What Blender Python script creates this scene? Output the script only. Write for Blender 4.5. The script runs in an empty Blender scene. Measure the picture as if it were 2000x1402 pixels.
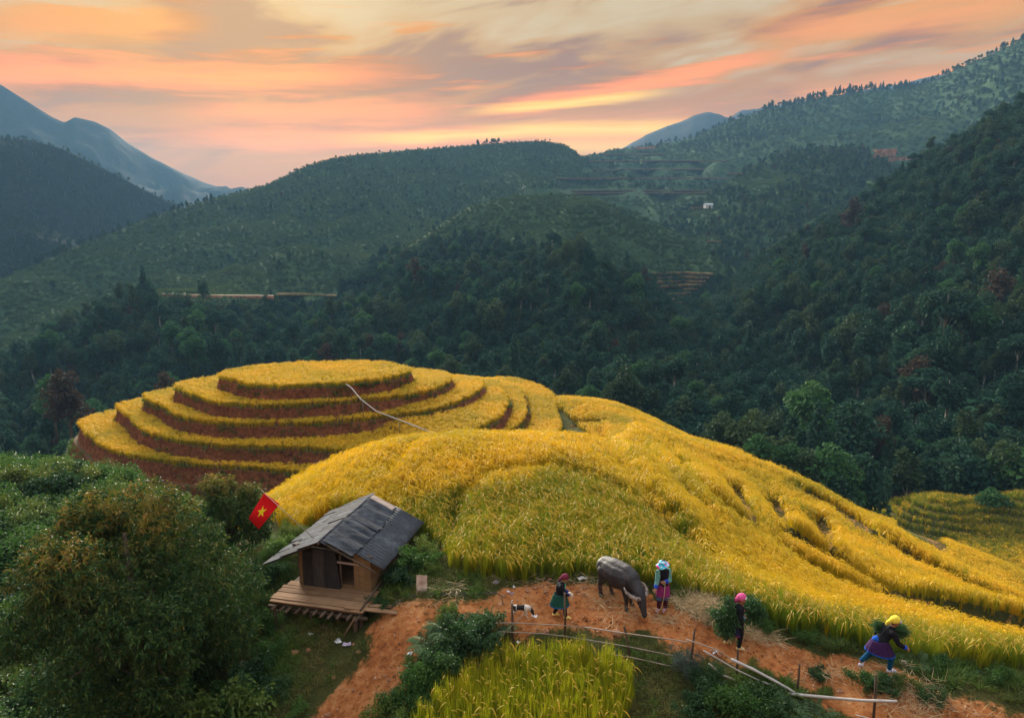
import bpy, bmesh, math, random
import numpy as np
from mathutils import Vector, Matrix, Euler

S = bpy.context.scene
RNG = np.random.default_rng(7)
random.seed(7)
PI = math.pi
HAZE_DENSITY = 1.6e-4

# ------------------------------------------------------------------ camera, sky, sun, exposure
FPX = 1333.0                      # focal length in pixels of the 2000 px wide photograph
PITCH = math.radians(10.0)
CP, SP = math.cos(PITCH), math.sin(PITCH)
cam_data = bpy.data.cameras.new('camera')
cam_data.sensor_width = 36.0
cam_data.lens = 36.0 * FPX / 2000.0
cam_data.clip_start = 0.5
cam_data.clip_end = 20000
cam = bpy.data.objects.new('camera', cam_data)
S.collection.objects.link(cam)
cam.rotation_euler = (PI / 2 - PITCH, 0, 0)
S.camera = cam

SUN_AZ, SUN_EL = math.radians(-20.0), math.radians(18.0)
sun_data = bpy.data.lights.new('sun', 'SUN')
sun_data.energy = 5.0
sun_data.angle = math.radians(24)
sun_data.color = (1.0, 0.90, 0.74)
sun = bpy.data.objects.new('sun', sun_data)
S.collection.objects.link(sun)
sd = Vector((math.sin(SUN_AZ) * math.cos(SUN_EL), math.cos(SUN_AZ) * math.cos(SUN_EL), math.sin(SUN_EL)))
sun.rotation_euler = sd.to_track_quat('Z', 'Y').to_euler()

S.view_settings.view_transform = 'Standard'
S.view_settings.look = 'None'
S.view_settings.gamma = 1.0
S.view_settings.exposure = 1.28
S.render.engine = 'CYCLES'
S.cycles.use_denoising = True
S.cycles.max_bounces = 4
S.cycles.diffuse_bounces = 2
S.cycles.glossy_bounces = 2
S.cycles.transmission_bounces = 3
S.cycles.volume_bounces = 0
S.cycles.transparent_max_bounces = 4
S.cycles.caustics_reflective = False
S.cycles.caustics_refractive = False

def lin(r, g, b):
    f = lambda c: (c / 255 / 12.92) if c / 255 <= 0.04045 else ((c / 255 + 0.055) / 1.055) ** 2.4
    return (f(r), f(g), f(b), 1.0)

# ------------------------------------------------------------------ a small wrapper to write shader maths
class NT:
    def __init__(self, tree):
        self.t = tree; self.n = tree.nodes; self.l = tree.links
    def node(self, kind, **props):
        nd = self.n.new(kind)
        for k, v in props.items():
            setattr(nd, k, v)
        return nd
    def put(self, sock, v):
        if isinstance(v, X): self.l.new(v.s, sock)
        elif isinstance(v, bpy.types.NodeSocket): self.l.new(v, sock)
        elif v is not None: sock.default_value = v
    def math(self, op, a, b=None, c=None, clamp=False):
        nd = self.node('ShaderNodeMath', operation=op, use_clamp=clamp)
        self.put(nd.inputs[0], a)
        if b is not None: self.put(nd.inputs[1], b)
        if c is not None: self.put(nd.inputs[2], c)
        return X(self, nd.outputs[0])
    def mix(self, f, a, b, blend='MIX'):
        nd = self.node('ShaderNodeMix', data_type='RGBA', blend_type=blend)
        self.put(nd.inputs[0], f); self.put(nd.inputs[6], a); self.put(nd.inputs[7], b)
        return X(self, nd.outputs[2])
    def noise(self, vec, scale, detail=4, rough=0.5, dist=0.0, col=False):
        nd = self.node('ShaderNodeTexNoise')
        nd.inputs['Scale'].default_value = scale; nd.inputs['Detail'].default_value = detail
        nd.inputs['Roughness'].default_value = rough; nd.inputs['Distortion'].default_value = dist
        self.put(nd.inputs['Vector'], vec)
        return X(self, nd.outputs['Color' if col else 'Fac'])
    def ramp(self, f, stops):
        nd = self.node('ShaderNodeValToRGB')
        e = nd.color_ramp.elements
        while len(e) < len(stops): e.new(0.5)
        for el, (p, c) in zip(e, stops):
            el.position = p; el.color = c if len(c) == 4 else (*c, 1)
        self.put(nd.inputs[0], f)
        return X(self, nd.outputs[0])
    def step(self, v, a, b):
        nd = self.node('ShaderNodeMapRange', interpolation_type='SMOOTHSTEP')
        self.put(nd.inputs[0], v); self.put(nd.inputs[1], a); self.put(nd.inputs[2], b)
        return X(self, nd.outputs[0])
    def xyz(self, x, y, z):
        nd = self.node('ShaderNodeCombineXYZ')
        for i, v in enumerate((x, y, z)): self.put(nd.inputs[i], v)
        return X(self, nd.outputs[0])
    def sep(self, v):
        nd = self.node('ShaderNodeSeparateXYZ'); self.put(nd.inputs[0], v)
        return [X(self, o) for o in nd.outputs]

class X:
    def __init__(self, nt, s): self.nt = nt; self.s = s
    def __add__(a, b): return a.nt.math('ADD', a, b)
    def __radd__(a, b): return a.nt.math('ADD', a, b)
    def __sub__(a, b): return a.nt.math('SUBTRACT', a, b)
    def __rsub__(a, b): return a.nt.math('SUBTRACT', b, a)
    def __mul__(a, b): return a.nt.math('MULTIPLY', a, b)
    def __rmul__(a, b): return a.nt.math('MULTIPLY', a, b)
    def __truediv__(a, b): return a.nt.math('DIVIDE', a, b)

def pix_dir(px, py):
    xc, yc = (px - 1000) / FPX, -(py - 701) / FPX
    return np.array([xc, CP + yc * SP, -SP + yc * CP])

def azel(px, py):
    d = pix_dir(px, py)
    return math.degrees(math.atan2(d[0], d[1])), math.degrees(math.atan2(d[2], math.hypot(d[0], d[1])))

# ------------------------------------------------------------------ world: dusk sky with thin lit cloud
W = bpy.data.worlds.new('World'); S.world = W
W.use_nodes = True
w = NT(W.node_tree); w.n.clear()
tc = w.node('ShaderNodeTexCoord')
dx, dy, dz = w.sep(tc.outputs['Generated'])
az = w.math('ARCTAN2', dx, dy) * (180 / PI)
el = w.math('ARCSINE', dz) * (180 / PI)
sky = w.node('ShaderNodeTexSky', sky_type='NISHITA', sun_disc=False)
sky.sun_elevation = SUN_EL
sky.sun_rotation = SUN_AZ
sky.air_density = 1.6; sky.dust_density = 3.0; sky.ozone_density = 1.0
vec_lo = w.xyz(dx * 1.6, dy * 1.6, dz * 15.0 - dx * 1.1)
vec_hi = w.xyz(dx * 2.4 + 3.1, dy * 2.4, dz * 10.5 - dx * 1.6)
n_lo = w.noise(vec_lo, 2.3, 3, 0.55, 0.6)
n_hi = w.noise(vec_hi, 2.0, 4, 0.55, 0.5)
n_fine = w.noise(w.xyz(dx * 4, dy * 4, dz * 60 - dx * 2.0), 2.5, 3, 0.6, 0.0)
n_mid = w.noise(w.xyz(dx * 2.0, dy * 2.0 + 7, dz * 26 - dx * 1.6), 2.6, 3, 0.6, 0.0)
elw = el + (n_lo - 0.5) * 5.0
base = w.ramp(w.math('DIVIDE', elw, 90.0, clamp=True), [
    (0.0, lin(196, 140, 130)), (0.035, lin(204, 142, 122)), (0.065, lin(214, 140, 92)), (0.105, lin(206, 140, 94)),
    (0.15, lin(208, 160, 112)), (0.20, lin(216, 188, 148)), (0.36, (0.95, 0.90, 0.80, 1)), (0.60, (1.46, 1.56, 1.66, 1)), (1.0, (1.52, 1.68, 1.88, 1))])  # overhead sky, out of view, brightened and cooled to light the foreground
# grey brown undersides of the cloud sheet
dusk = w.mix(w.step(n_hi, 0.46, 0.62) * 0.85 * w.step(el, 2.0, 7.0) * w.step(el, 40.0, 22.0), base, lin(150, 104, 84))
pale = w.mix(w.step(n_hi, 0.50, 0.34) * 0.75 * w.step(el, 9.0, 14.0), dusk, lin(222, 200, 166))
# broad orange wash, strongest towards the glow
side = w.math('POWER', 2.718, w.math('MULTIPLY', w.math('POWER', (az - 2.0) / 48.0, 2.0), -1.0))
band = w.step(el, 3.0, 7.0) * w.step(el, 20.0, 12.0)
wash = w.mix(w.step(n_mid, 0.56, 0.70) * band * side * 0.6, pale, (1.2, 0.33, 0.03, 1))
cur = wash
warp = (n_fine - 0.5) * 1.5 + (n_lo - 0.5) * 1.2
def streak(a, b, thick, wk=1.0, amt=1.0):
    """Mask of one lit cloud bar between two points of the sky, given as photograph pixels and kept as azimuth and elevation."""
    (a0, e0), (a1, e1) = azel(*a), azel(*b)
    k = (e1 - e0) / (a1 - a0); am = (a0 + a1) / 2; hl = abs(a1 - a0) / 2
    t = w.math('MULTIPLY_ADD', az, -k / thick, w.math('MULTIPLY_ADD', el, 1 / thick, (am * k - (e0 + e1) / 2) / thick))
    t = w.math('ABSOLUTE', w.math('MULTIPLY_ADD', warp, wk / thick, t))
    q = w.math('ABSOLUTE', w.math('MULTIPLY_ADD', az, 1 / hl, -am / hl))
    return w.step(t, 1.9, 0.0) * w.step(q, 1.15, 0.4) * amt
def lay(col, *bars):
    global cur
    m = None
    for b in bars: k = streak(*b); m = k if m is None else w.math('MAXIMUM', m, k)
    cur = w.mix(m, cur, col)
lay((1.15, 0.41, 0.09, 1), ((1450, 70), (2100, -10), 0.9, 1.2, 0.8), ((-100, 40), (420, 40), 1.0, 1.4, 0.7), ((1500, 200), (1900, 140), 0.7, 1.0, 0.6), ((560, 320), (1000, 300), 0.55, 0.8, 0.5))
lay((1.55, 0.34, 0.0, 1), ((-300, 122), (820, 140), 0.85, 1.3, 1.0), ((330, 218), (900, 212), 0.8, 1.2, 0.75), ((280, 262), (1150, 258), 0.7, 1.0, 0.9), ((900, 225), (1560, 100), 0.5, 0.9, 1.0))
lay((1.4, 0.46, 0.04, 1), ((1000, 268), (1420, 262), 1.3, 0.5, 0.95))
lay((1.5, 0.98, 0.42, 1), ((640, 272), (1330, 238), 0.36, 0.45, 1.0), ((900, 254), (1400, 246), 0.5, 0.35, 1.0), ((900, 218), (1320, 180), 0.28, 0.35, 1.0), ((1020, 290), (1330, 284), 0.5, 0.3, 0.7))
sky_k = w.mix(1.0, sky.outputs[0], (0.09, 0.09, 0.09, 1), 'MULTIPLY')
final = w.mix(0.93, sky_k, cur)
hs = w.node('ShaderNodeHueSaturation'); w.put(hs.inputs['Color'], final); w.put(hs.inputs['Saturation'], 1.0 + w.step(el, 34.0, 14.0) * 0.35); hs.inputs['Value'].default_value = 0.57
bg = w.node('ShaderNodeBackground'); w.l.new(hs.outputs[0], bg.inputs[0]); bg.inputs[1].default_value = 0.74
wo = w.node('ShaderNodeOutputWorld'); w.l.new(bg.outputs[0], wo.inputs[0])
W.cycles.sampling_method = 'NONE'     # a soft even sky needs no map of its own

# ------------------------------------------------------------------ helpers: meshes, noise, objects
C = S.collection

def mesh_np(name, verts, quads=None, tris=None, mats=None, mat_idx=None, smooth=False):
    """One mesh from numpy arrays of vertices and faces."""
    me = bpy.data.meshes.new(name)
    verts = np.asarray(verts, dtype=np.float32).reshape(-1, 3)
    parts, counts = [], []
    if quads is not None and len(quads):
        q = np.asarray(quads, dtype=np.int32).reshape(-1, 4); parts.append(q.ravel()); counts.append(np.full(len(q), 4, np.int32))
    if tris is not None and len(tris):
        t = np.asarray(tris, dtype=np.int32).reshape(-1, 3); parts.append(t.ravel()); counts.append(np.full(len(t), 3, np.int32))
    me.vertices.add(len(verts)); me.vertices.foreach_set('co', verts.ravel())
    if parts:
        loops = np.concatenate(parts); cnt = np.concatenate(counts)
        me.loops.add(len(loops)); me.loops.foreach_set('vertex_index', loops)
        me.polygons.add(len(cnt))
        me.polygons.foreach_set('loop_start', np.concatenate([[0], np.cumsum(cnt)[:-1]]).astype(np.int32))
        me.polygons.foreach_set('loop_total', cnt)
        if mat_idx is not None: me.polygons.foreach_set('material_index', np.asarray(mat_idx, dtype=np.int32))
        me.polygons.foreach_set('use_smooth', np.full(len(cnt), bool(smooth)))
    for m in (mats or []): me.materials.append(m)
    me.update(calc_edges=True)
    return me

def put(name, me, parent=None, loc=None, rot=None, label=None, cat=None, group=None, kind=None, scale=None):
    o = bpy.data.objects.new(name, me); C.objects.link(o)
    if parent is not None: o.parent = parent
    if loc is not None: o.location = loc
    if rot is not None: o.rotation_euler = rot
    if scale is not None: o.scale = scale
    if label: o['label'] = label
    if cat: o['category'] = cat
    if group: o['group'] = group
    if kind: o['kind'] = kind
    return o

def empty(name, loc=(0, 0, 0), rot=(0, 0, 0), **kw):
    o = put(name, None, loc=loc, rot=rot, **kw); o.empty_display_size = 0.2
    return o

def copy_tree(src, parent=None, **kw):
    o = src.copy(); C.objects.link(o)
    if parent is not None: o.parent = parent
    for k, v in kw.items():
        if k == 'loc': o.location = v
        elif k == 'rot': o.rotation_euler = v
        elif k == 'scale': o.scale = v
        else: o[{'cat': 'category'}.get(k, k)] = v
    for ch in src.children: copy_tree(ch, o)
    return o

def hash2(ix, iy, seed):
    h = (ix.astype(np.int64) * 374761393 + iy.astype(np.int64) * 668265263 + seed * 1442695041) & 0xFFFFFFFF
    h = ((h ^ (h >> 13)) * 1274126177) & 0xFFFFFFFF
    return ((h ^ (h >> 16)) & 0xFFFF) / 65535.0

def vnoise(x, y, seed=0):
    x = np.asarray(x, float); y = np.asarray(y, float)
    ix, iy = np.floor(x), np.floor(y); fx, fy = x - ix, y - iy
    fx = fx * fx * (3 - 2 * fx); fy = fy * fy * (3 - 2 * fy)
    a, b = hash2(ix, iy, seed), hash2(ix + 1, iy, seed)
    c, d = hash2(ix, iy + 1, seed), hash2(ix + 1, iy + 1, seed)
    return (a * (1 - fx) + b * fx) * (1 - fy) + (c * (1 - fx) + d * fx) * fy - 0.5

def fbm(x, y, seed=0, oct=4):
    s, a, f = 0, 1.0, 1.0
    for k in range(oct):
        s = s + a * vnoise(np.asarray(x) * f, np.asarray(y) * f, seed + k * 17); a *= 0.5; f *= 2.03
    return s

def grid_faces(nr, nc, wrap=False):
    i = np.arange(nr - 1)[:, None]; j = np.arange(nc if wrap else nc - 1)[None, :]
    a = i * nc + j; b = i * nc + (j + 1) % nc
    return np.stack([a, b, b + nc, a + nc], -1).reshape(-1, 4)

def pY(px, py, Y):
    """The point on the ray of a photograph pixel that lies Y metres north of the camera."""
    d = pix_dir(px, py); return d * (Y / d[1])

def pR(px, py, r):
    d = pix_dir(px, py); return d * (r / math.hypot(d[0], d[1]))

def pZ(px, py, z):
    d = pix_dir(px, py); return d * (z / d[2])

def proj(P):
    P = np.asarray(P, float); zc = P[..., 1] * CP - P[..., 2] * SP
    return 1000 + FPX * P[..., 0] / zc, 701 - FPX * (P[..., 1] * SP + P[..., 2] * CP) / zc, zc

def in_poly(x, y, poly):
    poly = np.asarray(poly, float); inside = np.zeros(np.shape(x), bool)
    for (x0, y0), (x1, y1) in zip(poly, np.roll(poly, -1, 0)):
        c = (y0 > y) != (y1 > y)
        with np.errstate(divide='ignore', invalid='ignore'):
            inside ^= c & (x < (x1 - x0) * (y - y0) / (y1 - y0 + 1e-12) + x0)
    return inside

def seg_dist(x, y, pts):
    """Distance of points to a polyline."""
    best = np.full(np.shape(x), 1e9)
    for (x0, y0), (x1, y1) in zip(pts[:-1], pts[1:]):
        vx, vy = x1 - x0, y1 - y0; L = vx * vx + vy * vy + 1e-9
        t = np.clip(((x - x0) * vx + (y - y0) * vy) / L, 0, 1)
        best = np.minimum(best, np.hypot(x - x0 - t * vx, y - y0 - t * vy))
    return best

def sstep(v, a, b):
    t = np.clip((v - a) / (b - a), 0, 1); return t * t * (3 - 2 * t)

# ------------------------------------------------------------------ materials
def mat(name, col=(0.5, 0.5, 0.5), rough=0.8, spec=0.3, build=None, bump=None, metallic=0.0):
    m = bpy.data.materials.new(name); m.use_nodes = True
    t = NT(m.node_tree); b = m.node_tree.nodes['Principled BSDF']
    b.inputs['Roughness'].default_value = rough
    b.inputs['Specular IOR Level'].default_value = spec
    b.inputs['Metallic'].default_value = metallic
    b.inputs['Base Color'].default_value = (*col[:3], 1)
    if build:
        t.put(b.inputs['Base Color'], build(t))
    if bump:
        h, strength, dist = bump(t)
        bn = t.node('ShaderNodeBump'); bn.inputs['Strength'].default_value = strength; bn.inputs['Distance'].default_value = dist
        t.put(bn.inputs['Height'], h); t.l.new(bn.outputs[0], b.inputs['Normal'])
    return m

def pos(t): return X(t, t.node('ShaderNodeNewGeometry').outputs['Position'])
def objc(t): return X(t, t.node('ShaderNodeTexCoord').outputs['Object'])
def rnd(t): return X(t, t.node('ShaderNodeObjectInfo').outputs['Random'])
def attr(t, name, col=False):
    nd = t.node('ShaderNodeAttribute'); nd.attribute_name = name
    return X(t, nd.outputs['Color' if col else 'Fac'])

def two_tone(a, b, scale=3.0, detail=4, lo=0.35, hi=0.65, space='obj'):
    def f(t):
        v = objc(t) if space == 'obj' else pos(t)
        return t.mix(t.step(t.noise(v, scale, detail), lo, hi), (*a, 1), (*b, 1))
    return f

def leaf_mat(name, cols, trans=0.35, patch=0.3, patch_scale=0.05, rough=0.6, spec=0.25):
    """Foliage: reflected and transmitted light, colour drifting from plant to plant and from patch to patch.
    cols = [(position, rgb)...]"""
    m = bpy.data.materials.new(name); m.use_nodes = True
    t = NT(m.node_tree); b = m.node_tree.nodes['Principled BSDF']; out = m.node_tree.nodes['Material Output']
    n = t.noise(pos(t), patch_scale, 3, 0.6)
    r = rnd(t)
    isl = X(t, t.node('ShaderNodeNewGeometry').outputs['Random Per Island'])
    f = t.math('ADD', r * (1 - patch) * 0.6 + isl * (1 - patch) * 0.4, (n - 0.5) * (patch * 2.4) + patch * 0.5, clamp=True)
    c = t.ramp(f, cols)
    t.put(b.inputs['Base Color'], c)
    b.inputs['Roughness'].default_value = rough; b.inputs['Specular IOR Level'].default_value = spec
    tr = t.node('ShaderNodeBsdfTranslucent'); t.put(tr.inputs[0], c)
    mx = t.node('ShaderNodeMixShader'); mx.inputs[0].default_value = trans
    t.l.new(b.outputs[0], mx.inputs[1]); t.l.new(tr.outputs[0], mx.inputs[2]); t.l.new(mx.outputs[0], out.inputs[0])
    return m

# ------------------------------------------------------------------ near terrain: heights through surveyed points
PLANT = 0.78
def soil(px, py, Y): p = pY(px, py, Y); return (p[0], p[1], p[2])
def crop(px, py, Y): p = pY(px, py, Y); return (p[0], p[1], p[2] - PLANT)
ctrl = [
    # trampled yard and path
    soil(1000, 1215, 16.3), soil(1100, 1210, 16.5), soil(1220, 1190, 16.8), soil(1184, 1165, 17.45), soil(1292, 1195, 16.8),
    soil(1350, 1240, 15.9), soil(1440, 1268, 15.5), soil(1560, 1300, 15.0), soil(1735, 1315, 14.5), soil(1900, 1390, 13.6), soil(2080, 1400, 13.4),
    # foot of the big field
    soil(880, 1092, 19.2), soil(1000, 1138, 18.3), soil(1150, 1127, 18.5), soil(1280, 1145, 18.0), soil(1400, 1182, 17.1), soil(1550, 1235, 16.2),
    soil(1700, 1268, 15.7), soil(1850, 1300, 15.2), soil(2000, 1312, 14.9),
    # the domed field
    crop(1000, 1050, 19.3), crop(1050, 930, 24.2), crop(950, 838, 30.5), crop(820, 905, 25.2), crop(780, 850, 30.0), crop(700, 880, 29.5), crop(600, 928, 27.5),
    crop(820, 1000, 21.6), crop(560, 1000, 24.0), crop(1150, 850, 32.0), crop(1180, 1050, 19.5), crop(1250, 950, 24.5), crop(1250, 880, 34.0), crop(1250, 838, 47.0), crop(1250, 815, 68.0),
    crop(1100, 772, 80.0), crop(1400, 870, 60.0), crop(1400, 900, 45.0), crop(1400, 950, 33.0), crop(1400, 1000, 27.2), crop(1400, 1080, 21.4),
    crop(1550, 928, 52.0), crop(1550, 1000, 38.0), crop(1550, 1060, 28.5), crop(1550, 1130, 22.2),
    crop(1700, 1005, 47.0), crop(1700, 1060, 36.0), crop(1700, 1130, 27.0), crop(1700, 1200, 20.3),
    crop(1850, 1085, 40.0), crop(1850, 1150, 29.0), crop(1850, 1210, 21.5), crop(2000, 1165, 34.0), crop(2000, 1200, 27.0), crop(2000, 1245, 19.8),
    crop(2250, 1270, 28.0), crop(2250, 1330, 19.0),
    # round the hut, track and the small plot in front
    soil(545, 1240, 17.3), soil(700, 1230, 17.3), soil(600, 1160, 19.2), soil(760, 1130, 19.0), soil(640, 1060, 21.5), soil(650, 1402, 14.9), soil(600, 1300, 16.4), soil(780, 1195, 17.1), soil(830, 1150, 17.9),
    soil(750, 1300, 15.7), soil(900, 1190, 16.9), soil(850, 1300, 15.3), soil(820, 1402, 14.0), soil(1000, 1402, 13.8), soil(1020, 1300, 15.6),
    soil(1230, 1360, 14.45), soil(1350, 1350, 14.6), soil(1350, 1402, 13.8), soil(1550, 1402, 13.5), soil(1720, 1402, 13.4), soil(940, 1250, 16.0),
    soil(450, 1300, 17.2), soil(520, 1100, 20.5),
    # behind the crest and down into the hollow in front of the mound
    (-2, 36, -11.6), (-2, 42, -15.2), (4, 50, -18.5), (-10, 33, -12.2), (-12, 40, -16.5), (-14, 48, -19.6), (-26, 50, -20.6), (0, 60, -21.5), (6, 62, -20.0),
    # wooded bank on the west side
    (-9, 15, -12.6), (-13, 18, -13.2), (-10.5, 22, -11.6), (-15, 26, -13.6), (-13, 30, -13.6), (-21, 30, -14.2), (-27, 38, -14.0), (-21, 37, -14.6), (-35, 48, -17.2), (-45, 60, -22.5), (-40, 40, -16), (-24, 20, -16), (-12, 10, -14), (-20, 10, -17),
    # outer falls
    (-60, 80, -32), (-30, 100, -38), (0, 105, -36), (20, 95, -30), (30, 72, -27), (36, 60, -27), (45, 52, -29), (60, 45, -32), (60, 70, -40), (40, 100, -42), (60, 20, -20), (40, 12, -15), (62, 100, -48),
    (29, 54, -25.5), (32, 47, -24.5), (36, 44, -26.0), (38, 38, -24.5), (24, 66, -25.0), (46, 36, -27),
    (0, 5, -14.0), (12, 6, -12.6), (-8, 5, -15), (25, 6, -13),
]
ctrl = np.array(ctrl)
def tps_fit(c, lam=0.25):
    n = len(c); d = np.hypot(c[:, None, 0] - c[None, :, 0], c[:, None, 1] - c[None, :, 1])
    K = np.where(d > 0, d * d * np.log(d + 1e-9), 0.0) + lam * np.eye(n)
    Pm = np.c_[np.ones(n), c[:, 0], c[:, 1]]
    A = np.zeros((n + 3, n + 3)); A[:n, :n] = K; A[:n, n:] = Pm; A[n:, :n] = Pm.T
    return np.linalg.solve(A, np.r_[c[:, 2], 0, 0, 0])
def tps_eval(c, wt, x, y):
    out = np.empty(x.size); xf, yf = x.ravel(), y.ravel()
    for s in range(0, x.size, 20000):
        d = np.hypot(xf[s:s + 20000, None] - c[None, :, 0], yf[s:s + 20000, None] - c[None, :, 1])
        out[s:s + 20000] = (d * d * np.log(d + 1e-9)) @ wt[:len(c)] + wt[len(c)] + wt[len(c) + 1] * xf[s:s + 20000] + wt[len(c) + 2] * yf[s:s + 20000]
    return out.reshape(x.shape)
TW = tps_fit(ctrl)
GX0, GX1, GY0, GY1, GS = -62.0, 64.0, 3.0, 106.0, 0.3
gx = np.arange(GX0, GX1 + 1e-6, GS); gy = np.arange(GY0, GY1 + 1e-6, GS)
GXX, GYY = np.meshgrid(gx, gy)
cx_ = np.arange(GX0, GX1 + 1.0, 0.9); cy_ = np.arange(GY0, GY1 + 1.0, 0.9)
CXX, CYY = np.meshgrid(cx_, cy_)
HC = tps_eval(ctrl, TW, CXX, CYY)
def bil(G, x, y, x0, y0, st):
    fx = np.clip((np.asarray(x) - x0) / st, 0, G.shape[1] - 1.001); fy = np.clip((np.asarray(y) - y0) / st, 0, G.shape[0] - 1.001)
    i = fy.astype(int); j = fx.astype(int); a = fx - j; b = fy - i
    return (G[i, j] * (1 - a) + G[i, j + 1] * a) * (1 - b) + (G[i + 1, j] * (1 - a) + G[i + 1, j + 1] * a) * b
GZ = bil(HC, GXX, GYY, GX0, GY0, 0.9)
GZ0 = GZ.copy()

def ground(x, y): return bil(GZ, x, y, GX0, GY0, GS)
def hit(px, py, y0=8.0, y1=100.0):
    """Where the ray of a photograph pixel meets the near terrain."""
    d = pix_dir(px, py); ys = np.arange(y0, y1, 0.05)
    pts = d[None, :] * (ys / d[1])[:, None]
    below = pts[:, 2] < ground(pts[:, 0], pts[:, 1])
    k = int(np.argmax(below)) if below.any() else len(ys) - 1
    p = pts[k]; return np.array([p[0], p[1], float(ground(p[0], p[1]))])
def hits(lst): return np.array([hit(*p) for p in lst])

# ------------------------------------------------------------------ field gaps, worn earth, surface relief
CREASES = [  # bare earth steps between the plots of the big slope: photograph pixels, half width in metres
    ([(1330, 930), (1352, 960), (1376, 990)], 0.16), ([(1436, 968), (1450, 1000), (1473, 1042)], 0.42), ([(1508, 988), (1524, 1018), (1545, 1056)], 0.36),
    ([(1600, 1030), (1615, 1063), (1630, 1100)], 0.42), ([(1588, 977), (1620, 997), (1650, 1015), (1684, 1050)], 0.62),
    ([(1630, 1100), (1680, 1140), (1740, 1176), (1850, 1218), (2010, 1254)], 0.20), ([(1473, 1042), (1540, 1084), (1600, 1118)], 0.13), ([(1545, 1056), (1600, 1085), (1630, 1100)], 0.12),
    ([(1125, 834), (1170, 833)], 0.4), ([(1376, 990), (1420, 1040), (1480, 1080)], 0.10), ([(880, 1075), (890, 1000), (950, 945), (1060, 925), (1180, 960), (1300, 1030)], 0.10),
    ([(760, 950), (790, 905), (860, 870), (980, 860)], 0.08),
]
CREASE_W = [(hits(pts)[:, :2], hw) for pts, hw in CREASES]
WEED_BAND = hits([(1395, 874), (1480, 912), (1560, 950), (1640, 990), (1700, 1020), (1790, 1060)])[:, :2]
BARE_POLY = hits([(1735, 1020), (1800, 1030), (1850, 1075), (1800, 1085), (1760, 1060)])[:, :2]
LOBES = [[(1326, 922), (1355, 962), (1410, 1020), (1478, 1056), (1544, 1107), (1652, 1158), (1761, 1190), (1906, 1223), (2000, 1248)], [(1435, 969), (1471, 1042), (1544, 1071), (1600, 1100)],
         [(1511, 995), (1540, 1049), (1570, 1080)], [(1602, 1031), (1627, 1100), (1689, 1143), (1761, 1176), (1870, 1209), (2000, 1241)], [(1180, 858), (1260, 900), (1320, 960), (1360, 1010)], [(1580, 975), (1650, 1015), (1690, 1052)], [(1090, 848), (1180, 880), (1250, 960), (1330, 1060)], [(1700, 1050), (1800, 1110), (1900, 1160), (2000, 1200)]]
LOBE_W = []
for pts in LOBES:
    w2 = hits(pts)[:, :2]; d = seg_dist(GXX, GYY, w2); near_l = d < 4
    best, sgn = np.full(GXX.shape, 1e9), np.zeros(GXX.shape)
    for (x0, y0), (x1, y1) in zip(w2[:-1], w2[1:]):
        t = np.clip(((GXX - x0) * (x1 - x0) + (GYY - y0) * (y1 - y0)) / ((x1 - x0) ** 2 + (y1 - y0) ** 2), 0, 1)
        dd = np.hypot(GXX - x0 - t * (x1 - x0), GYY - y0 - t * (y1 - y0)); cr = (x1 - x0) * (GYY - y0) - (y1 - y0) * (GXX - x0)
        m_ = dd < best; best = np.where(m_, dd, best); sgn = np.where(m_, np.sign(cr), sgn)
    sd_ = best * sgn
    GZ += np.where(sd_ > 0, 0.55 * np.exp(-sd_ / 2.2), 0) * (d < 8) - 0.30 * np.exp(-((sd_ + 0.5) / 0.55) ** 2)
    LOBE_W.append((w2, sd_))
crease_d = np.full(GXX.shape, 9.0)
for pts, hw in CREASE_W:
    d = seg_dist(GXX, GYY, pts)
    GZ -= 0.42 * np.exp(-(d / (hw + 0.18)) ** 2)
    crease_d = np.minimum(crease_d, d - hw)
for i_, (w2, sd_) in enumerate(LOBE_W):
    if i_ not in (4, 6): crease_d = np.minimum(crease_d, np.where((sd_ > -0.24) & (sd_ < 0.04), -1.0, 9.0))
DIRT_PX = [
    [(955, 1190), (985, 1152), (1050, 1141), (1120, 1137), (1180, 1140), (1270, 1160), (1320, 1182), (1340, 1212), (1410, 1238), (1455, 1238), (1530, 1256), (1640, 1286), (1690, 1292), (1775, 1326),
     (1850, 1362), (2010, 1398), (2010, 1470), (1900, 1450), (1700, 1410), (1620, 1384), (1560, 1345), (1480, 1312), (1400, 1284), (1330, 1254), (1240, 1240), (1100, 1236), (985, 1240), (955, 1215)],
    [(760, 1192), (840, 1186), (835, 1230), (822, 1270), (805, 1312), (765, 1372), (720, 1425), (590, 1425), (650, 1372), (692, 1312), (722, 1262), (705, 1236)],
    [(800, 1180), (870, 1178), (960, 1166), (985, 1182), (950, 1200), (860, 1204)],
]
DIRT = [hits(p)[:, :2] for p in DIRT_PX]
dirt = np.zeros(GXX.shape)
near = (GYY < 24) & (GYY > 9) & (np.abs(GXX) < 18)
xx, yy = GXX[near], GYY[near]
acc = np.zeros(xx.size)
for ox, oy in [(0, 0), (.25, 0), (-.25, 0), (0, .25), (0, -.25), (.45, .3), (-.45, -.3), (.4, -.4), (-.4, .4)]:
    jx = xx + ox + 0.5 * fbm(xx * 1.1, yy * 1.1, 3); jy = yy + oy + 0.5 * fbm(xx * 1.1, yy * 1.1, 9)
    hitm = np.zeros(xx.size, bool)
    for p in DIRT: hitm |= in_poly(jx, jy, p)
    acc += hitm
dirt[near] = acc / 9.0
GZ += 0.05 * fbm(GXX * 1.3, GYY * 1.3, 21) + 0.17 * dirt * fbm(GXX * 1.7, GYY * 1.7, 5, 5) - 0.05 * dirt
GZ += 0.25 * fbm(GXX * 0.25, GYY * 0.25, 31, 2) * sstep(GYY, 22, 30)

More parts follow.
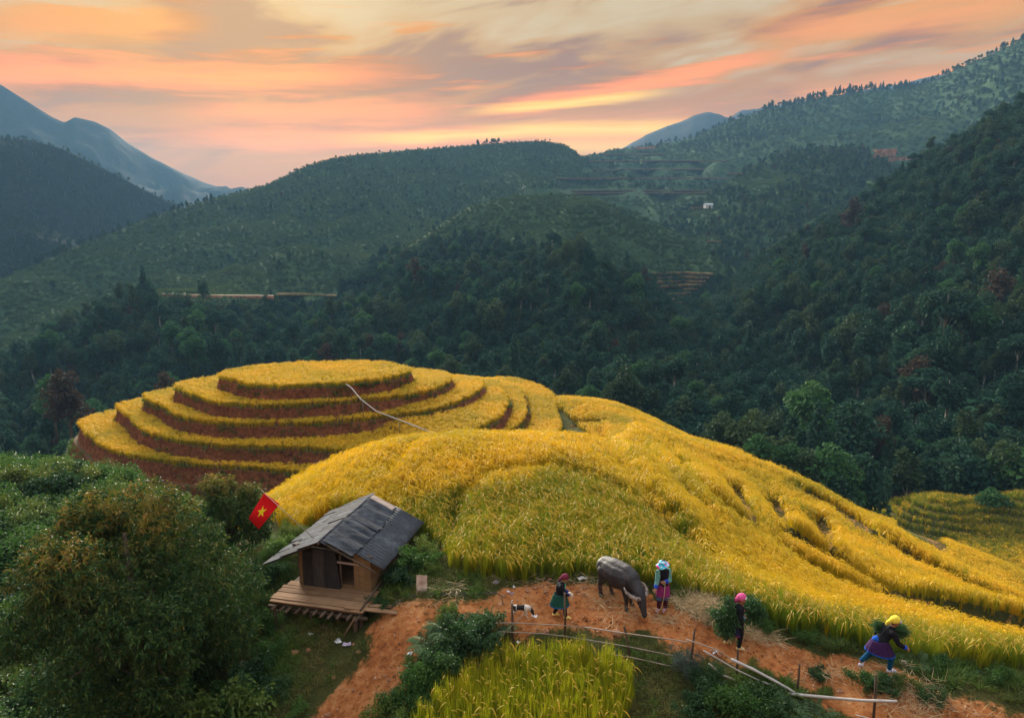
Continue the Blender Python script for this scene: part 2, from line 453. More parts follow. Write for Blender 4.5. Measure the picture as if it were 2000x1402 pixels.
def soil_col(t):
    p = pos(t)
    n1 = t.noise(p, 0.9, 6, 0.62); n2 = t.noise(p, 5.0, 5, 0.65); n3 = t.noise(p, 22.0, 3, 0.6)
    red = t.ramp(n2 * 0.6 + n1 * 0.4, [(0.28, (0.12, 0.042, 0.018)), (0.39, (0.30, 0.098, 0.032)), (0.49, (0.50, 0.175, 0.055)), (0.60, (0.60, 0.27, 0.105)), (0.74, (0.66, 0.42, 0.26))])
    grn = t.ramp(n1 * 0.5 + n3 * 0.5, [(0.32, (0.030, 0.034, 0.010)), (0.48, (0.060, 0.068, 0.016)), (0.62, (0.115, 0.098, 0.034)), (0.75, (0.17, 0.12, 0.06))])
    m = t.step(attr(t, 'dirt') + (n2 - 0.5) * 0.9 + (n1 - 0.5) * 0.5, 0.34, 0.62)
    return t.mix(m, grn, red)
M_GROUND = mat('bare_earth_and_turf', rough=0.95, spec=0.1, build=soil_col,
               bump=lambda t: (t.noise(pos(t), 5.0, 9, 0.72), 1.0, 0.22))
dirt = np.maximum(dirt, np.where((crease_d < 0.35) & (GYY > 20), 0.40, 0)); dirt = np.maximum(dirt, np.where(in_poly(GXX, GYY, BARE_POLY), 0.4, 0))
nv = GXX.size
gme = mesh_np('hillside', np.stack([GXX, GYY, GZ], -1).reshape(-1, 3), grid_faces(*GXX.shape), mats=[M_GROUND], smooth=True)
a = gme.attributes.new('dirt', 'FLOAT', 'POINT'); a.data.foreach_set('value', dirt.ravel().astype(np.float32))
put('hillside_ground', gme, kind='structure', label='red earth yard and grassy hillside under the rice fields')

# ------------------------------------------------------------------ the terraced mound: level treads and cut earth risers
MC = np.array([-15.5, 69.0])
zf = [-14.3, -15.8, -17.25, -18.7, -20.2, -21.7]
zr = [-13.8, -15.1, -16.1, -16.9, -17.8, -18.6]
EDGE_PX = [
    [(458, 749), (485, 758), (540, 761), (624, 757), (708, 750), (771, 743), (805, 730)],
    [(389, 779), (414, 791), (456, 796), (540, 798), (624, 793), (708, 786), (792, 779), (855, 765), (880, 749)],
    [(317, 796), (330, 808), (372, 825), (456, 835), (540, 833), (666, 827), (750, 819), (834, 810), (897, 791), (938, 766)],
    [(256, 814), (275, 842), (322, 861), (393, 874), (477, 877), (582, 879), (653, 887), (760, 884), (880, 862), (963, 831), (988, 803), (992, 786), (980, 766)],
    [(162, 848), (183, 857), (210, 882), (259, 896), (330, 907), (414, 915), (498, 920), (578, 928), (700, 935), (900, 890), (1016, 832), (1028, 802), (1022, 783)],
    [(110, 880), (140, 905), (200, 935), (300, 955), (414, 965), (578, 975), (800, 950), (1000, 890), (1094, 846), (1088, 818), (1084, 800)],
]
BACK = [  # hidden far side: world x, y
    [(-31, 70), (-28, 74.5), (-21, 76.5), (-14.5, 76.5), (-12.2, 74)],
    [(-36.5, 71.5), (-33, 76.5), (-20, 80.5), (-12, 80.5), (-7.7, 77)],
    [(-41, 73), (-37, 78), (-20, 83), (-9, 83), (-4.4, 78.5)],
    [(-45, 74), (-41, 79.5), (-20, 85.5), (-6, 85), (-1.9, 80)],
    [(-48.5, 74), (-44, 81), (-20, 88), (-4, 87), (0.5, 81)],
    [(-52, 75), (-47, 83), (-20, 91), (0, 89), (4.4, 82)],
]
NTH = 420
TH = np.linspace(0, 2 * PI, NTH, endpoint=False)
RK, ZK = [], []
for k in range(6):
    pts = []
    for (px, py) in EDGE_PX[k]:
        tt = sstep(px, 700, 950); z = zf[k] * (1 - tt) + zr[k] * tt
        p = pZ(px, py, z); pts.append((p[0], p[1], z))
    for (x, y) in BACK[k]:
        tt = sstep(x, -12, 0); pts.append((x, y, zf[k] * (1 - tt) + zr[k] * tt))
    pts = np.array(pts)
    th = np.arctan2(pts[:, 1] - MC[1], pts[:, 0] - MC[0]) % (2 * PI); r = np.hypot(pts[:, 0] - MC[0], pts[:, 1] - MC[1])
    o = np.argsort(th); th, r, z = th[o], r[o], pts[o, 2]
    th3 = np.r_[th - 2 * PI, th, th + 2 * PI]; r3 = np.tile(r, 3); z3 = np.tile(z, 3)
    R = np.interp(TH, th3, r3); Z = np.interp(TH, th3, z3)
    ker = np.exp(-0.5 * (np.arange(-9, 10) / 3.2) ** 2); ker /= ker.sum()
    R = np.convolve(np.r_[R[-9:], R, R[:9]], ker, 'valid'); Z = np.convolve(np.r_[Z[-9:], Z, Z[:9]], ker, 'valid')
    R += 0.16 * fbm(np.cos(TH) * 9 + k * 5, np.sin(TH) * 9, 77, 3)
    if k == 5: R = np.where(np.cos(TH) * R + MC[0] < -8, RK[-1] + 0.9, R)
    if k: R = np.maximum(R, RK[-1] + (1.15 if k < 5 else 0.9))
    RK.append(R); ZK.append(Z)
RISE_OUT = 0.42
rad, zz, kindrow = [np.zeros(NTH) + 0.01], [ZK[0] + 0.05], []
for k in range(6):
    r0 = rad[-1]; zt = ZK[k]
    for f in ([0.35, 0.7, 1.0] if k == 0 else [0.5, 1.0]):
        rad.append(r0 + (RK[k] - r0) * f); zz.append(zt + (0.04 if f == 1.0 else 0)); kindrow.append(0)
    znext = ZK[k + 1] if k < 5 else ZK[k] - 7.0
    out = RISE_OUT if k < 5 else 5.0
    for f in (0.04, 0.2, 0.4, 0.6, 0.8, 1.0):
        jit = 0.14 * fbm(np.cos(TH) * 30 + k * 9, np.sin(TH) * 30 + f * 4, 15, 4) * (0.2 < f < 1.0)
        rad.append(RK[k] + out * f ** 1.3 + jit); zz.append(ZK[k] + (znext - ZK[k]) * f); kindrow.append(1)
rad, zz = np.array(rad), np.array(zz)
MV = np.stack([MC[0] + rad * np.cos(TH), MC[1] + rad * np.sin(TH), zz], -1)
def riser_col(t):
    p = pos(t); n = t.noise(p, 0.8, 5, 0.6); n2 = t.noise(p, 3.2, 5, 0.65)
    c = t.ramp(n * 0.45 + n2 * 0.55, [(0.34, (0.075, 0.028, 0.015)), (0.5, (0.20, 0.070, 0.033)), (0.66, (0.31, 0.125, 0.060))])
    g = t.step(t.noise(p, 1.5, 4, 0.6), 0.60, 0.70)
    return t.mix(g * 0.8, c, (0.045, 0.062, 0.016, 1))
M_RISER = mat('cut_earth', rough=0.95, spec=0.08, build=riser_col, bump=lambda t: (t.noise(pos(t), 3.5, 6, 0.7), 0.9, 0.25))
M_TREAD = mat('paddy_soil', (0.10, 0.065, 0.03), rough=0.95, spec=0.1)
put('terraced_mound', mesh_np('terraced_mound', MV.reshape(-1, 3), grid_faces(len(rad), NTH, True), mats=[M_TREAD, M_RISER],
    mat_idx=np.repeat(np.array(kindrow), NTH), smooth=True), kind='structure', label='terraced mound of red earth steps ringed with rice')

# ------------------------------------------------------------------ lower terraces across the valley on the east side
def lower_height(x, y):
    z = -36.0 + 0 * x
    for (px_, py_, zc_, rx, ry, hh) in ((1790, 985, -32.5, 7.5, 6.0, 3.0), (2015, 1005, -33, 6.5, 6.0, 3.6), (2040, 1110, -34, 13, 15, 3.0), (1905, 1035, -34.5, 9, 5, 1.2)):
        cx_, cy_ = pZ(px_, py_, zc_)[:2]
        z = z + hh * sstep(np.hypot((x - cx_) / rx, (y - cy_) / ry), 1.45, 0.15)
    z = z - 0.10 * np.maximum(0, 58 - y) - 0.14 * np.maximum(0, 40 - x) - 0.35 * np.maximum(0, y - 82 + 2.0 * fbm(x * .1, y * .1, 6))
    z = z + 0.5 * fbm(x * 0.11, y * 0.11, 13, 2)
    zq = np.floor(z / 0.6) * 0.6; f = (z - zq) / 0.6
    return zq + 0.6 * (0.25 * f + 0.75 * sstep(f, 0.74, 1.0))
lx, ly = np.meshgrid(np.arange(22, 84, 0.4), np.arange(44, 112, 0.4))
lz = lower_height(lx, ly)
put('valley_terraces', mesh_np('valley_terraces', np.stack([lx, ly, lz], -1).reshape(-1, 3), grid_faces(*lx.shape), mats=[M_GROUND], smooth=True),
    kind='structure', label='low rice terraces on the valley side below the field')

# ------------------------------------------------------------------ hills: lofted between surveyed ridge lines
def smooth1(a, n):
    for _ in range(n): a = np.r_[a[:1], (a[:-2] + 2 * a[1:-1] + a[2:]) / 4, a[-1:]]
    return a
def loft(rows, ncol, nsub, amp=0.0, freq=0.02, seed=1, back=0.35, sky_amp=0.0, sm=6, gully=0.0):
    """Surface through rows of (pixel x, pixel y, range); the first row is the ridge line. Returns a grid of points and the pixel of each column."""
    x0 = max(r[0][0] for r in rows); x1 = min(r[-1][0] for r in rows)
    px = np.linspace(x0, x1, ncol); R = []
    for ri, r in enumerate(rows):
        r = np.array(r, float)
        py = smooth1(np.interp(px, r[:, 0], r[:, 1]), sm if ri else 2); rr = smooth1(np.exp(np.interp(px, r[:, 0], np.log(r[:, 2]))), sm * 2)
        if ri == 0 and sky_amp: py = py + sky_amp * fbm(px * 0.03, px * 0, seed + 5, 4)
        R.append(np.array([pR(a, b, c) for a, b, c in zip(px, py, rr)]))
    R = np.array(R)
    n = len(R); Q = np.concatenate([[2 * R[0] - R[1]], R, [2 * R[-1] - R[-2]]])
    out = []
    for k in range(n - 1):
        p0, p1, p2, p3 = Q[k], Q[k + 1], Q[k + 2], Q[k + 3]
        for t in np.linspace(0, 1, nsub, endpoint=(k == n - 2)):
            out.append(0.5 * (2 * p1 + (p2 - p0) * t + (2 * p0 - 5 * p1 + 4 * p2 - p3) * t * t + (3 * p1 - p0 - 3 * p2 + p3) * t ** 3))
    P = np.array(out)
    fade = np.clip(np.arange(len(P)) / (nsub * 0.6), 0, 1)[:, None]
    n1 = fbm(P[..., 0] * freq, P[..., 1] * freq, seed, 5); n2 = np.abs(fbm(P[..., 0] * freq * 0.8 + 9, P[..., 1] * freq * 0.45, seed + 3, 3))
    P[..., 2] += fade * amp * (n1 - gully * np.exp(-(n2 / 0.09) ** 2))
    # far side of the ridge
    top = P[0]; rr = np.hypot(top[:, 0], top[:, 1])[:, None]
    b1 = top * 1; b1[:, :2] *= 1.04; b1[:, 2] -= rr[:, 0] * 0.012
    b2 = top * 1; b2[:, :2] *= 1.0 + back; b2[:, 2] -= rr[:, 0] * back * 0.55
    return np.concatenate([[b2], [b1], P]), px

def scrub_col(a, b, c, s=0.03):
    def f(t):
        p = pos(t); n = t.noise(p, s, 6, 0.62); n2 = t.noise(p, s * 9, 5, 0.7)
        return t.ramp(n * 0.5 + n2 * 0.5, [(0.34, a), (0.5, b), (0.66, c)])
    return f
M_SCRUB = mat('hill_scrub', rough=0.95, spec=0.05, build=scrub_col((0.022, 0.052, 0.026), (0.044, 0.086, 0.038), (0.076, 0.120, 0.046)), bump=lambda t: (t.noise(pos(t), 0.25, 6, 0.7), 1.0, 3.0))
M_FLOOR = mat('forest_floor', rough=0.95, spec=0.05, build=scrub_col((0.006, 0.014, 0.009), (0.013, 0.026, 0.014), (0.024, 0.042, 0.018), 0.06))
M_FAR = mat('far_forest', rough=0.95, spec=0.03, build=scrub_col((0.008, 0.016, 0.014), (0.013, 0.024, 0.019), (0.020, 0.033, 0.022), 0.008), bump=lambda t: (t.noise(pos(t), 0.03, 7, 0.75), 1.0, 12.0))
M_BLUE = mat('far_rock', rough=0.95, spec=0.03, build=scrub_col((0.015, 0.02, 0.022), (0.022, 0.028, 0.03), (0.03, 0.036, 0.036), 0.004))

HILLS = {}
def hill(name, label, rows, ncol, nsub, m, **kw):
    P, px = loft(rows, ncol, nsub, **kw)
    HILLS[name] = (P, px)
    put(name, mesh_np(name, P.reshape(-1, 3), grid_faces(*P.shape[:2]), mats=[m], smooth=True), kind='structure', label=label)

hill('far_blue_mountain', 'jagged pale blue mountain far behind the saddle',
     [[(1120, 340, 1981), (1170, 304, 1981), (1220, 287, 1935), (1260, 266, 1935), (1290, 253, 1935), (1330, 240, 1935), (1352, 228, 1935), (1365, 225, 1935), (1388, 219, 1935), (1405, 224, 1935), (1421, 230, 1935), (1432, 222, 1935), (1450, 215, 1935), (1475, 213, 1935), (1520, 206, 1935), (1700, 175, 1935), (1850, 145, 1843)],
      [(1120, 350, 1658), (1400, 310, 1612), (1850, 300, 1566)], [(1120, 420, 1198), (1850, 420, 1152)]], 240, 12, M_BLUE, amp=60, freq=0.0022, seed=3, sky_amp=4, sm=2)
hill('far_mountain', 'tall dark mountain with a notch, behind the other slopes',
     [[(-60, 130, 1888), (0, 165, 1953), (60, 203, 1953), (100, 228, 1953), (126, 240, 1953), (146, 229, 1953), (185, 238, 1986), (216, 253, 1986), (250, 280, 2018), (300, 310, 2051), (350, 335, 2083), (400, 357, 2083), (455, 374, 2116), (560, 410, 2148), (700, 450, 2148)],
      [(-250, 200, 1628), (0, 300, 1628), (150, 340, 1628), (300, 380, 1660), (455, 420, 1693), (700, 480, 1693)], [(-250, 480, 1172), (200, 500, 1172), (700, 540, 1172)]], 260, 14, M_FAR, amp=110, freq=0.006, seed=8, sm=3, gully=0.7)
hill('mid_mountain', 'dark forested mountain shoulder hazy at its foot',
     [[(-250, 310, 880), (-80, 268, 900), (0, 270, 920), (55, 273, 920), (120, 290, 920), (200, 328, 940), (280, 370, 940), (360, 408, 960), (450, 455, 960), (600, 520, 960)],
      [(-250, 400, 830), (0, 380, 850), (200, 430, 860), (360, 470, 870), (600, 560, 870)], [(-250, 540, 760), (600, 620, 800)]], 220, 20, M_FAR, amp=42, freq=0.012, seed=12, sm=3)
hill('low_mountain', 'low hazy hump in front of the dark mountains',
     [[(-250, 380, 690), (-100, 400, 690), (0, 412, 700), (60, 430, 700), (130, 462, 710), (220, 500, 720), (320, 540, 730), (450, 600, 740)],
      [(-250, 500, 640), (130, 540, 660), (450, 640, 690)], [(-250, 680, 600), (450, 720, 640)]], 160, 20, M_FAR, amp=24, freq=0.016, seed=14)
hill('pine_ridge', 'long high ridge with pines along its crest',
     [[(1100, 320, 960), (1138, 306, 990), (1175, 300, 1020), (1200, 292, 1050), (1260, 289, 1060), (1300, 282, 1060), (1350, 270, 1080), (1400, 250, 1090), (1450, 232, 1100), (1500, 216, 1100), (1560, 202, 1100), (1600, 193, 1100), (1700, 178, 1090), (1780, 174, 1070), (1850, 146, 1050), (1920, 114, 1030), (2000, 77, 1000), (2200, -10, 940)],
      [(1100, 350, 860), (1300, 335, 860), (1500, 296, 860), (1700, 288, 820), (1850, 280, 780), (2000, 215, 720), (2200, 110, 680)],
      [(1100, 400, 680), (1300, 400, 680), (1500, 390, 680), (1700, 370, 650), (1850, 350, 600), (2000, 320, 560), (2200, 240, 530)], [(1100, 480, 500), (1600, 470, 480), (2200, 400, 430)]], 200, 14, M_SCRUB, amp=22, freq=0.012, seed=22, sky_amp=3, gully=0.6)
hill('long_hill', 'broad scrub covered hill falling to the valley mouth',
     [[(-260, 650, 400), (-120, 596, 430), (0, 548, 480), (80, 512, 510), (150, 482, 540), (280, 432, 600), (350, 408, 640), (450, 380, 690), (520, 362, 720), (600, 324, 760), (660, 308, 790), (720, 301, 820), (850, 290, 870), (950, 282, 900), (1020, 277, 905), (1060, 276, 900), (1105, 284, 880), (1128, 298, 865), (1145, 322, 850), (1175, 350, 830)],
      [(-260, 720, 350), (0, 625, 400), (150, 562, 450), (280, 512, 500), (450, 455, 560), (600, 405, 620), (720, 385, 660), (850, 368, 700), (950, 352, 740), (1060, 346, 740), (1175, 385, 730)],
      [(-260, 790, 290), (0, 700, 315), (150, 640, 340), (310, 588, 350), (450, 580, 352), (650, 580, 372), (720, 525, 440), (850, 455, 520), (950, 425, 560), (1060, 425, 570), (1175, 450, 570)],
      [(-260, 890, 200), (0, 800, 225), (150, 745, 245), (310, 695, 255), (450, 680, 255), (650, 670, 265), (720, 640, 300), (850, 600, 340), (950, 570, 380), (1175, 560, 420)],
      [(-260, 1010, 130), (0, 930, 150), (310, 840, 165), (650, 810, 175), (850, 780, 210), (1175, 700, 280)]], 260, 16, M_SCRUB, amp=15, freq=0.014, seed=31, gully=0.7)
hill('round_hill', 'rounded scrub hill under the pine ridge',
     [[(1240, 470, 560), (1300, 436, 590), (1380, 388, 620), (1440, 342, 650), (1520, 302, 690), (1600, 289, 700), (1680, 291, 700), (1735, 316, 690), (1790, 350, 680), (1880, 400, 660)],
      [(1240, 500, 500), (1380, 450, 520), (1500, 400, 540), (1620, 380, 540), (1740, 400, 530), (1880, 450, 520)],
      [(1240, 545, 430), (1400, 520, 420), (1600, 490, 420), (1740, 490, 420), (1880, 520, 410)], [(1240, 640, 300), (1880, 620, 300)]], 130, 14, M_SCRUB, amp=10, freq=0.02, seed=41, gully=0.6)
hill('central_spur', 'steep spur in the middle, scrub above and forest below',
     [[(600, 650, 330), (700, 566, 372), (760, 506, 400), (850, 446, 430), (920, 402, 450), (1000, 384, 462), (1090, 380, 466), (1150, 387, 460), (1220, 408, 450), (1300, 446, 430), (1360, 474, 415), (1405, 505, 390), (1450, 575, 350), (1560, 680, 290)],
      [(600, 690, 280), (700, 630, 300), (850, 540, 330), (1000, 480, 345), (1090, 450, 330), (1150, 465, 325), (1220, 520, 330), (1290, 575, 335), (1350, 590, 345), (1405, 590, 340), (1450, 620, 310), (1560, 720, 250)],
      [(600, 740, 215), (850, 660, 225), (1000, 620, 228), (1130, 590, 225), (1230, 620, 228), (1320, 665, 232), (1405, 670, 240), (1560, 770, 205)],
      [(600, 860, 150), (850, 800, 150), (1100, 780, 148), (1300, 800, 148), (1560, 900, 140)], [(600, 980, 112), (1100, 930, 108), (1560, 1010, 104)]], 200, 16, M_SCRUB, amp=13, freq=0.022, seed=51, gully=0.8)
hill('forest_slope', 'steep dark forested slope across the gully',
     [[(1300, 720, 250), (1340, 660, 268), (1400, 590, 290), (1500, 500, 312), (1600, 446, 325), (1700, 384, 338), (1800, 316, 348), (1850, 288, 352), (1920, 246, 358), (2000, 200, 365), (2200, 90, 375)],
      [(1300, 770, 200), (1400, 690, 228), (1500, 620, 240), (1700, 540, 250), (1850, 480, 252), (2000, 410, 255), (2200, 320, 258)],
      [(1300, 830, 160), (1500, 770, 172), (1700, 720, 178), (1850, 690, 178), (2000, 650, 178), (2200, 600, 178)],
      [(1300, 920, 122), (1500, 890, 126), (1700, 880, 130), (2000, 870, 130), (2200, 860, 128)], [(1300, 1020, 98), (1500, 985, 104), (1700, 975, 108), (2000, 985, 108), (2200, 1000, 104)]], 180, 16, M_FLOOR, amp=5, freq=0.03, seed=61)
# the land under everything, out to the horizon
bx, by = np.meshgrid(np.linspace(-2800, 2800, 41), np.linspace(-300, 3200, 41))
bz = np.full(bx.shape, -75.0) - 0.015 * np.hypot(bx, by)
put('land', mesh_np('land', np.stack([bx, by, bz], -1).reshape(-1, 3), grid_faces(41, 41), mats=[M_FAR]), kind='structure', label='valley land far below, running out to the horizon')

# ------------------------------------------------------------------ plants: blades, leaves, sprays
def blade_set(n, h, spread, width, droop, rng, segs=3, base_r=0.05):
    """Arching grass blades as strips of quads: vertices and faces."""
    V, Q = [], []
    for i in range(n):
        a = rng.uniform(0, 2 * PI); b0 = rng.uniform(0, base_r); hh = h * rng.uniform(0.65, 1.1); sp = spread * rng.uniform(0.25, 1.0); dr = droop * rng.uniform(0.2, 1.0)
        dirv = np.array([math.cos(a), math.sin(a), 0]); side = np.array([-math.sin(a + rng.uniform(-.8, .8)), math.cos(a), 0]); side /= np.linalg.norm(side)
        o = len(V)
        for s in range(segs + 1):
            t = s / segs
            p = dirv * (b0 + sp * t ** 1.6) + np.array([0, 0, hh * (t - dr * t ** 3 * 0.55)])
            wd = width * (1.0 - 0.85 * t ** 1.5) * (0.6 + 0.4 * min(1, t * 4))
            V += [p - side * wd / 2, p + side * wd / 2]
        Q += [(o + 2 * s, o + 2 * s + 1, o + 2 * s + 3, o + 2 * s + 2) for s in range(segs)]
    return V, Q

def panicles(n, h, spread, rng, grain=0.035):
    """Bowed ears of rice: short chains of plump diamonds."""
    V, Q = [], []
    for i in range(n):
        a = rng.uniform(0, 2 * PI); sp = spread * rng.uniform(0.4, 1.15); hh = h * rng.uniform(0.85, 1.08); L = rng.uniform(0.16, 0.26); dr = rng.uniform(0.5, 1.1)
        d = np.array([math.cos(a), math.sin(a), 0]); side = np.array([-d[1], d[0], 0])
        prev = None; o = len(V)
        for s in range(5):
            t = s / 4
            p = d * (sp + L * t * (0.5 + 0.4 * dr)) + np.array([0, 0, hh + 0.05 * t - L * dr * t * t])
            wd = grain * (0.35 + math.sin(PI * min(1, t * 0.9 + 0.12)))
            off = side * wd * (0.5 if s % 2 else 0.6)
            V += [p - off, p + off + np.array([0, 0, 0.01])]
        Q += [(o + 2 * s, o + 2 * s + 1, o + 2 * s + 3, o + 2 * s + 2) for s in range(4)]
    return V, Q

def merge(*vq):
    V, Q, I = [], [], []
    for (v, q, mi) in vq:
        o = len(V); V += list(v); Q += [tuple(k + o for k in f) for f in q]; I += [mi] * len(q)
    return np.array(V), np.array(Q), I

M_RICE_LEAF = leaf_mat('rice_leaf', [(0.0, (0.17, 0.23, 0.008)), (0.35, (0.40, 0.34, 0.008)), (0.65, (0.62, 0.41, 0.010)), (1.0, (0.74, 0.43, 0.014))], trans=0.42, patch=0.75, patch_scale=0.16)
M_RICE_EAR = leaf_mat('rice_ear', [(0.0, (0.34, 0.29, 0.010)), (0.4, (0.64, 0.42, 0.010)), (0.7, (0.80, 0.47, 0.012)), (1.0, (0.85, 0.52, 0.035))], trans=0.34, patch=0.7, patch_scale=0.2)
M_RICE_GREEN = leaf_mat('rice_leaf_green', [(0.0, (0.075, 0.150, 0.010)), (0.45, (0.18, 0.245, 0.012)), (0.8, (0.36, 0.33, 0.014)), (1.0, (0.50, 0.38, 0.02))], trans=0.42, patch=0.5, patch_scale=0.35)
M_RICE_EAR_G = leaf_mat('rice_ear_green', [(0.0, (0.26, 0.23, 0.016)), (0.5, (0.44, 0.28, 0.02)), (1.0, (0.56, 0.33, 0.03))], trans=0.34, patch=0.4, patch_scale=0.4)
M_PADDY_LEAF = leaf_mat('young_rice_leaf', [(0.0, (0.15, 0.22, 0.012)), (0.5, (0.36, 0.38, 0.014)), (1.0, (0.58, 0.47, 0.02))], trans=0.5, patch=0.3, patch_scale=0.8)

def proto_col(name, meshes):
    col = bpy.data.collections.new(name)
    for i, me in enumerate(meshes):
        o = bpy.data.objects.new('%s_%02d' % (name, i), me); col.objects.link(o)
    return col

def rice_protos(name, leaf, ear, n, h, nb, ne, w_, sp, segs=3, seed=1, droop=0.8, lh=1.0, gw=0.022):
    out = []
    for i in range(n):
        rng = np.random.default_rng(seed + i)
        bv, bq = blade_set(nb, h * lh, sp, w_, droop, rng, segs, 0.09)
        pv, pq = panicles(ne, h * 0.88, sp * 0.7, rng, gw)
        V, Q, I = merge((bv, bq, 0), (pv, pq, 1))
        out.append(mesh_np(name, V, Q, mats=[leaf, ear], mat_idx=I))
    return proto_col(name, out)
COL_RICE = rice_protos('rice_gold', M_RICE_LEAF, M_RICE_EAR, 6, 0.78, 24, 14, 0.012, 0.22, 3, 100, 0.6, 1.10, 0.014)
COL_RICE_G = rice_protos('rice_green', M_RICE_GREEN, M_RICE_EAR_G, 6, 0.82, 32, 6, 0.013, 0.23, 3, 200, 0.6, 1.08, 0.014)
COL_RICE_FAR = rice_protos('rice_far', M_RICE_LEAF, M_RICE_EAR, 5, 0.72, 16, 12, 0.020, 0.19, 2, 300, 0.5, 1.08, 0.021)
COL_PADDY = rice_protos('rice_paddy', M_PADDY_LEAF, M_RICE_EAR_G, 5, 0.80, 34, 1, 0.017, 0.13, 3, 400, 0.2)

def scatter(name, P, scl, col, rng, tilt=0.12, ncol=5, label=None, cat=None, zrot=True, idx=None, group=None):
    """Plants nobody could count: one object whose points each carry a plant."""
    n = len(P)
    me = bpy.data.meshes.new(name); me.vertices.add(n); me.vertices.foreach_set('co', np.asarray(P, np.float32).ravel())
    rot = np.c_[rng.normal(0, tilt, n), rng.normal(0, tilt, n), rng.uniform(0, 2 * PI, n)].astype(np.float32)
    a = me.attributes.new('rot', 'FLOAT_VECTOR', 'POINT'); a.data.foreach_set('vector', rot.ravel())
    s3 = np.asarray(scl, np.float32); s3 = np.repeat(s3[:, None], 3, 1) if s3.ndim == 1 else s3
    a = me.attributes.new('scl', 'FLOAT_VECTOR', 'POINT'); a.data.foreach_set('vector', np.ascontiguousarray(s3).ravel())
    ii = rng.integers(0, len(col.objects), n) if idx is None else idx
    a = me.attributes.new('idx', 'INT', 'POINT'); a.data.foreach_set('value', np.asarray(ii, np.int32))
    me.update()
    o = put(name, me, kind='stuff', label=label, group=group)
    g = bpy.data.node_groups.get('sow_' + col.name)
    if g is None:
        g = bpy.data.node_groups.new('sow_' + col.name, 'GeometryNodeTree')
        g.interface.new_socket('Geometry', in_out='INPUT', socket_type='NodeSocketGeometry')
        g.interface.new_socket('Geometry', in_out='OUTPUT', socket_type='NodeSocketGeometry')
        N, L = g.nodes, g.links
        gi, go = N.new('NodeGroupInput'), N.new('NodeGroupOutput')
        ip = N.new('GeometryNodeInstanceOnPoints'); ci = N.new('GeometryNodeCollectionInfo')
        ci.inputs['Collection'].default_value = col; ci.inputs['Separate Children'].default_value = True; ci.inputs['Reset Children'].default_value = True
        def named(nm, ty):
            nd = N.new('GeometryNodeInputNamedAttribute'); nd.data_type = ty; nd.inputs['Name'].default_value = nm; return nd.outputs['Attribute']
        er = N.new('FunctionNodeEulerToRotation'); L.new(named('rot', 'FLOAT_VECTOR'), er.inputs[0])
        L.new(gi.outputs[0], ip.inputs['Points']); L.new(ci.outputs[0], ip.inputs['Instance']); ip.inputs['Pick Instance'].default_value = True
        L.new(named('idx', 'INT'), ip.inputs['Instance Index']); L.new(er.outputs[0], ip.inputs['Rotation']); L.new(named('scl', 'FLOAT_VECTOR'), ip.inputs['Scale'])
        L.new(ip.outputs[0], go.inputs[0])
    md = o.modifiers.new('sow', 'NODES'); md.node_group = g
    return o

def jitter_grid(x0, x1, y0, y1, st, rng, j=0.42):
    x, y = np.meshgrid(np.arange(x0, x1, st), np.arange(y0, y1, st))
    x = x.ravel() + rng.uniform(-j, j, x.size) * st; y = y.ravel() + rng.uniform(-j, j, y.size) * st
    return x, y
def in_view(P, mx=60, my=60):
    px, py, zc = proj(P); return (zc > 0) & (px > -mx) & (px < 2000 + mx) & (py > -my) & (py < 1402 + my)

# ------------------------------------------------------------------ rice on the big near field
FRONT = hits([(872, 1100), (900, 1118), (950, 1135), (1000, 1139), (1060, 1136), (1120, 1129), (1190, 1128), (1270, 1143), (1330, 1158), (1400, 1184), (1500, 1220), (1600, 1250), (1700, 1270), (1800, 1294), (1900, 1306), (2010, 1318), (2200, 1360)])[:, :2]
LEFT = hits([(868, 1085), (846, 1062), (800, 1040), (720, 1020), (640, 1010), (590, 1040), (545, 1035), (512, 1010)])[:, :2]
FIELD = np.concatenate([LEFT[::-1], FRONT, [(66, 20), (66, 70), (30, 84), (10, 86), (4, 79), (8, 62), (3, 45), (-2, 40), (-12, 34), (-13.5, 30)]])
rng = np.random.default_rng(11)
def field_mask(x, y):
    m = in_poly(x + 0.25 * fbm(x * 1.5, y * 1.5, 8), y + 0.25 * fbm(x * 1.5, y * 1.5, 2), FIELD)
    m &= bil(crease_d, x, y, GX0, GY0, GS) > 0.0
    wd = seg_dist(x, y, WEED_BAND)
    m &= ~((wd < 0.9 + 0.5 * fbm(x, y, 4)) & (rng.uniform(0, 1, x.size) < 0.85))
    m &= ~in_poly(x, y, BARE_POLY)
    return m
def greenness(x, y):
    gx_, gy_ = hit(1090, 1040)[:2]
    d = np.hypot((x - gx_) / 5.4, (y - gy_) / 4.4)
    ff = seg_dist(x, y, FRONT)
    return 1.15 * sstep(d, 1.25, 0.55) + 1.05 * sstep(ff, 4.2, 0.3) + 1.0 * fbm(x * 0.35, y * 0.35, 66, 3)
def sow_field(name, y0, y1, st, cols, scale, label):
    x, y = jitter_grid(-16, 64, y0, y1, st, rng)
    P = np.stack([x, y, ground(x, y)], -1)
    k = in_view(P + [0, 0, 0.8], 450, 120); x, y, P = x[k], y[k], P[k]
    k = field_mask(x, y); x, y, P = x[k], y[k], P[k]
    g = greenness(x, y) + rng.normal(0, 0.22, x.size) > 0.50
    s = scale * rng.uniform(0.82, 1.14, x.size) * (1 + 0.18 * fbm(x * 0.5, y * 0.5, 91))
    for sel, (col, nm) in ((~g, cols[0]), (g, cols[1])):
        if sel.sum(): scatter(name + nm, P[sel], s[sel], col, rng, 0.13, label=label % ('golden ripe' if col is not COL_RICE_G else 'yellow green'))
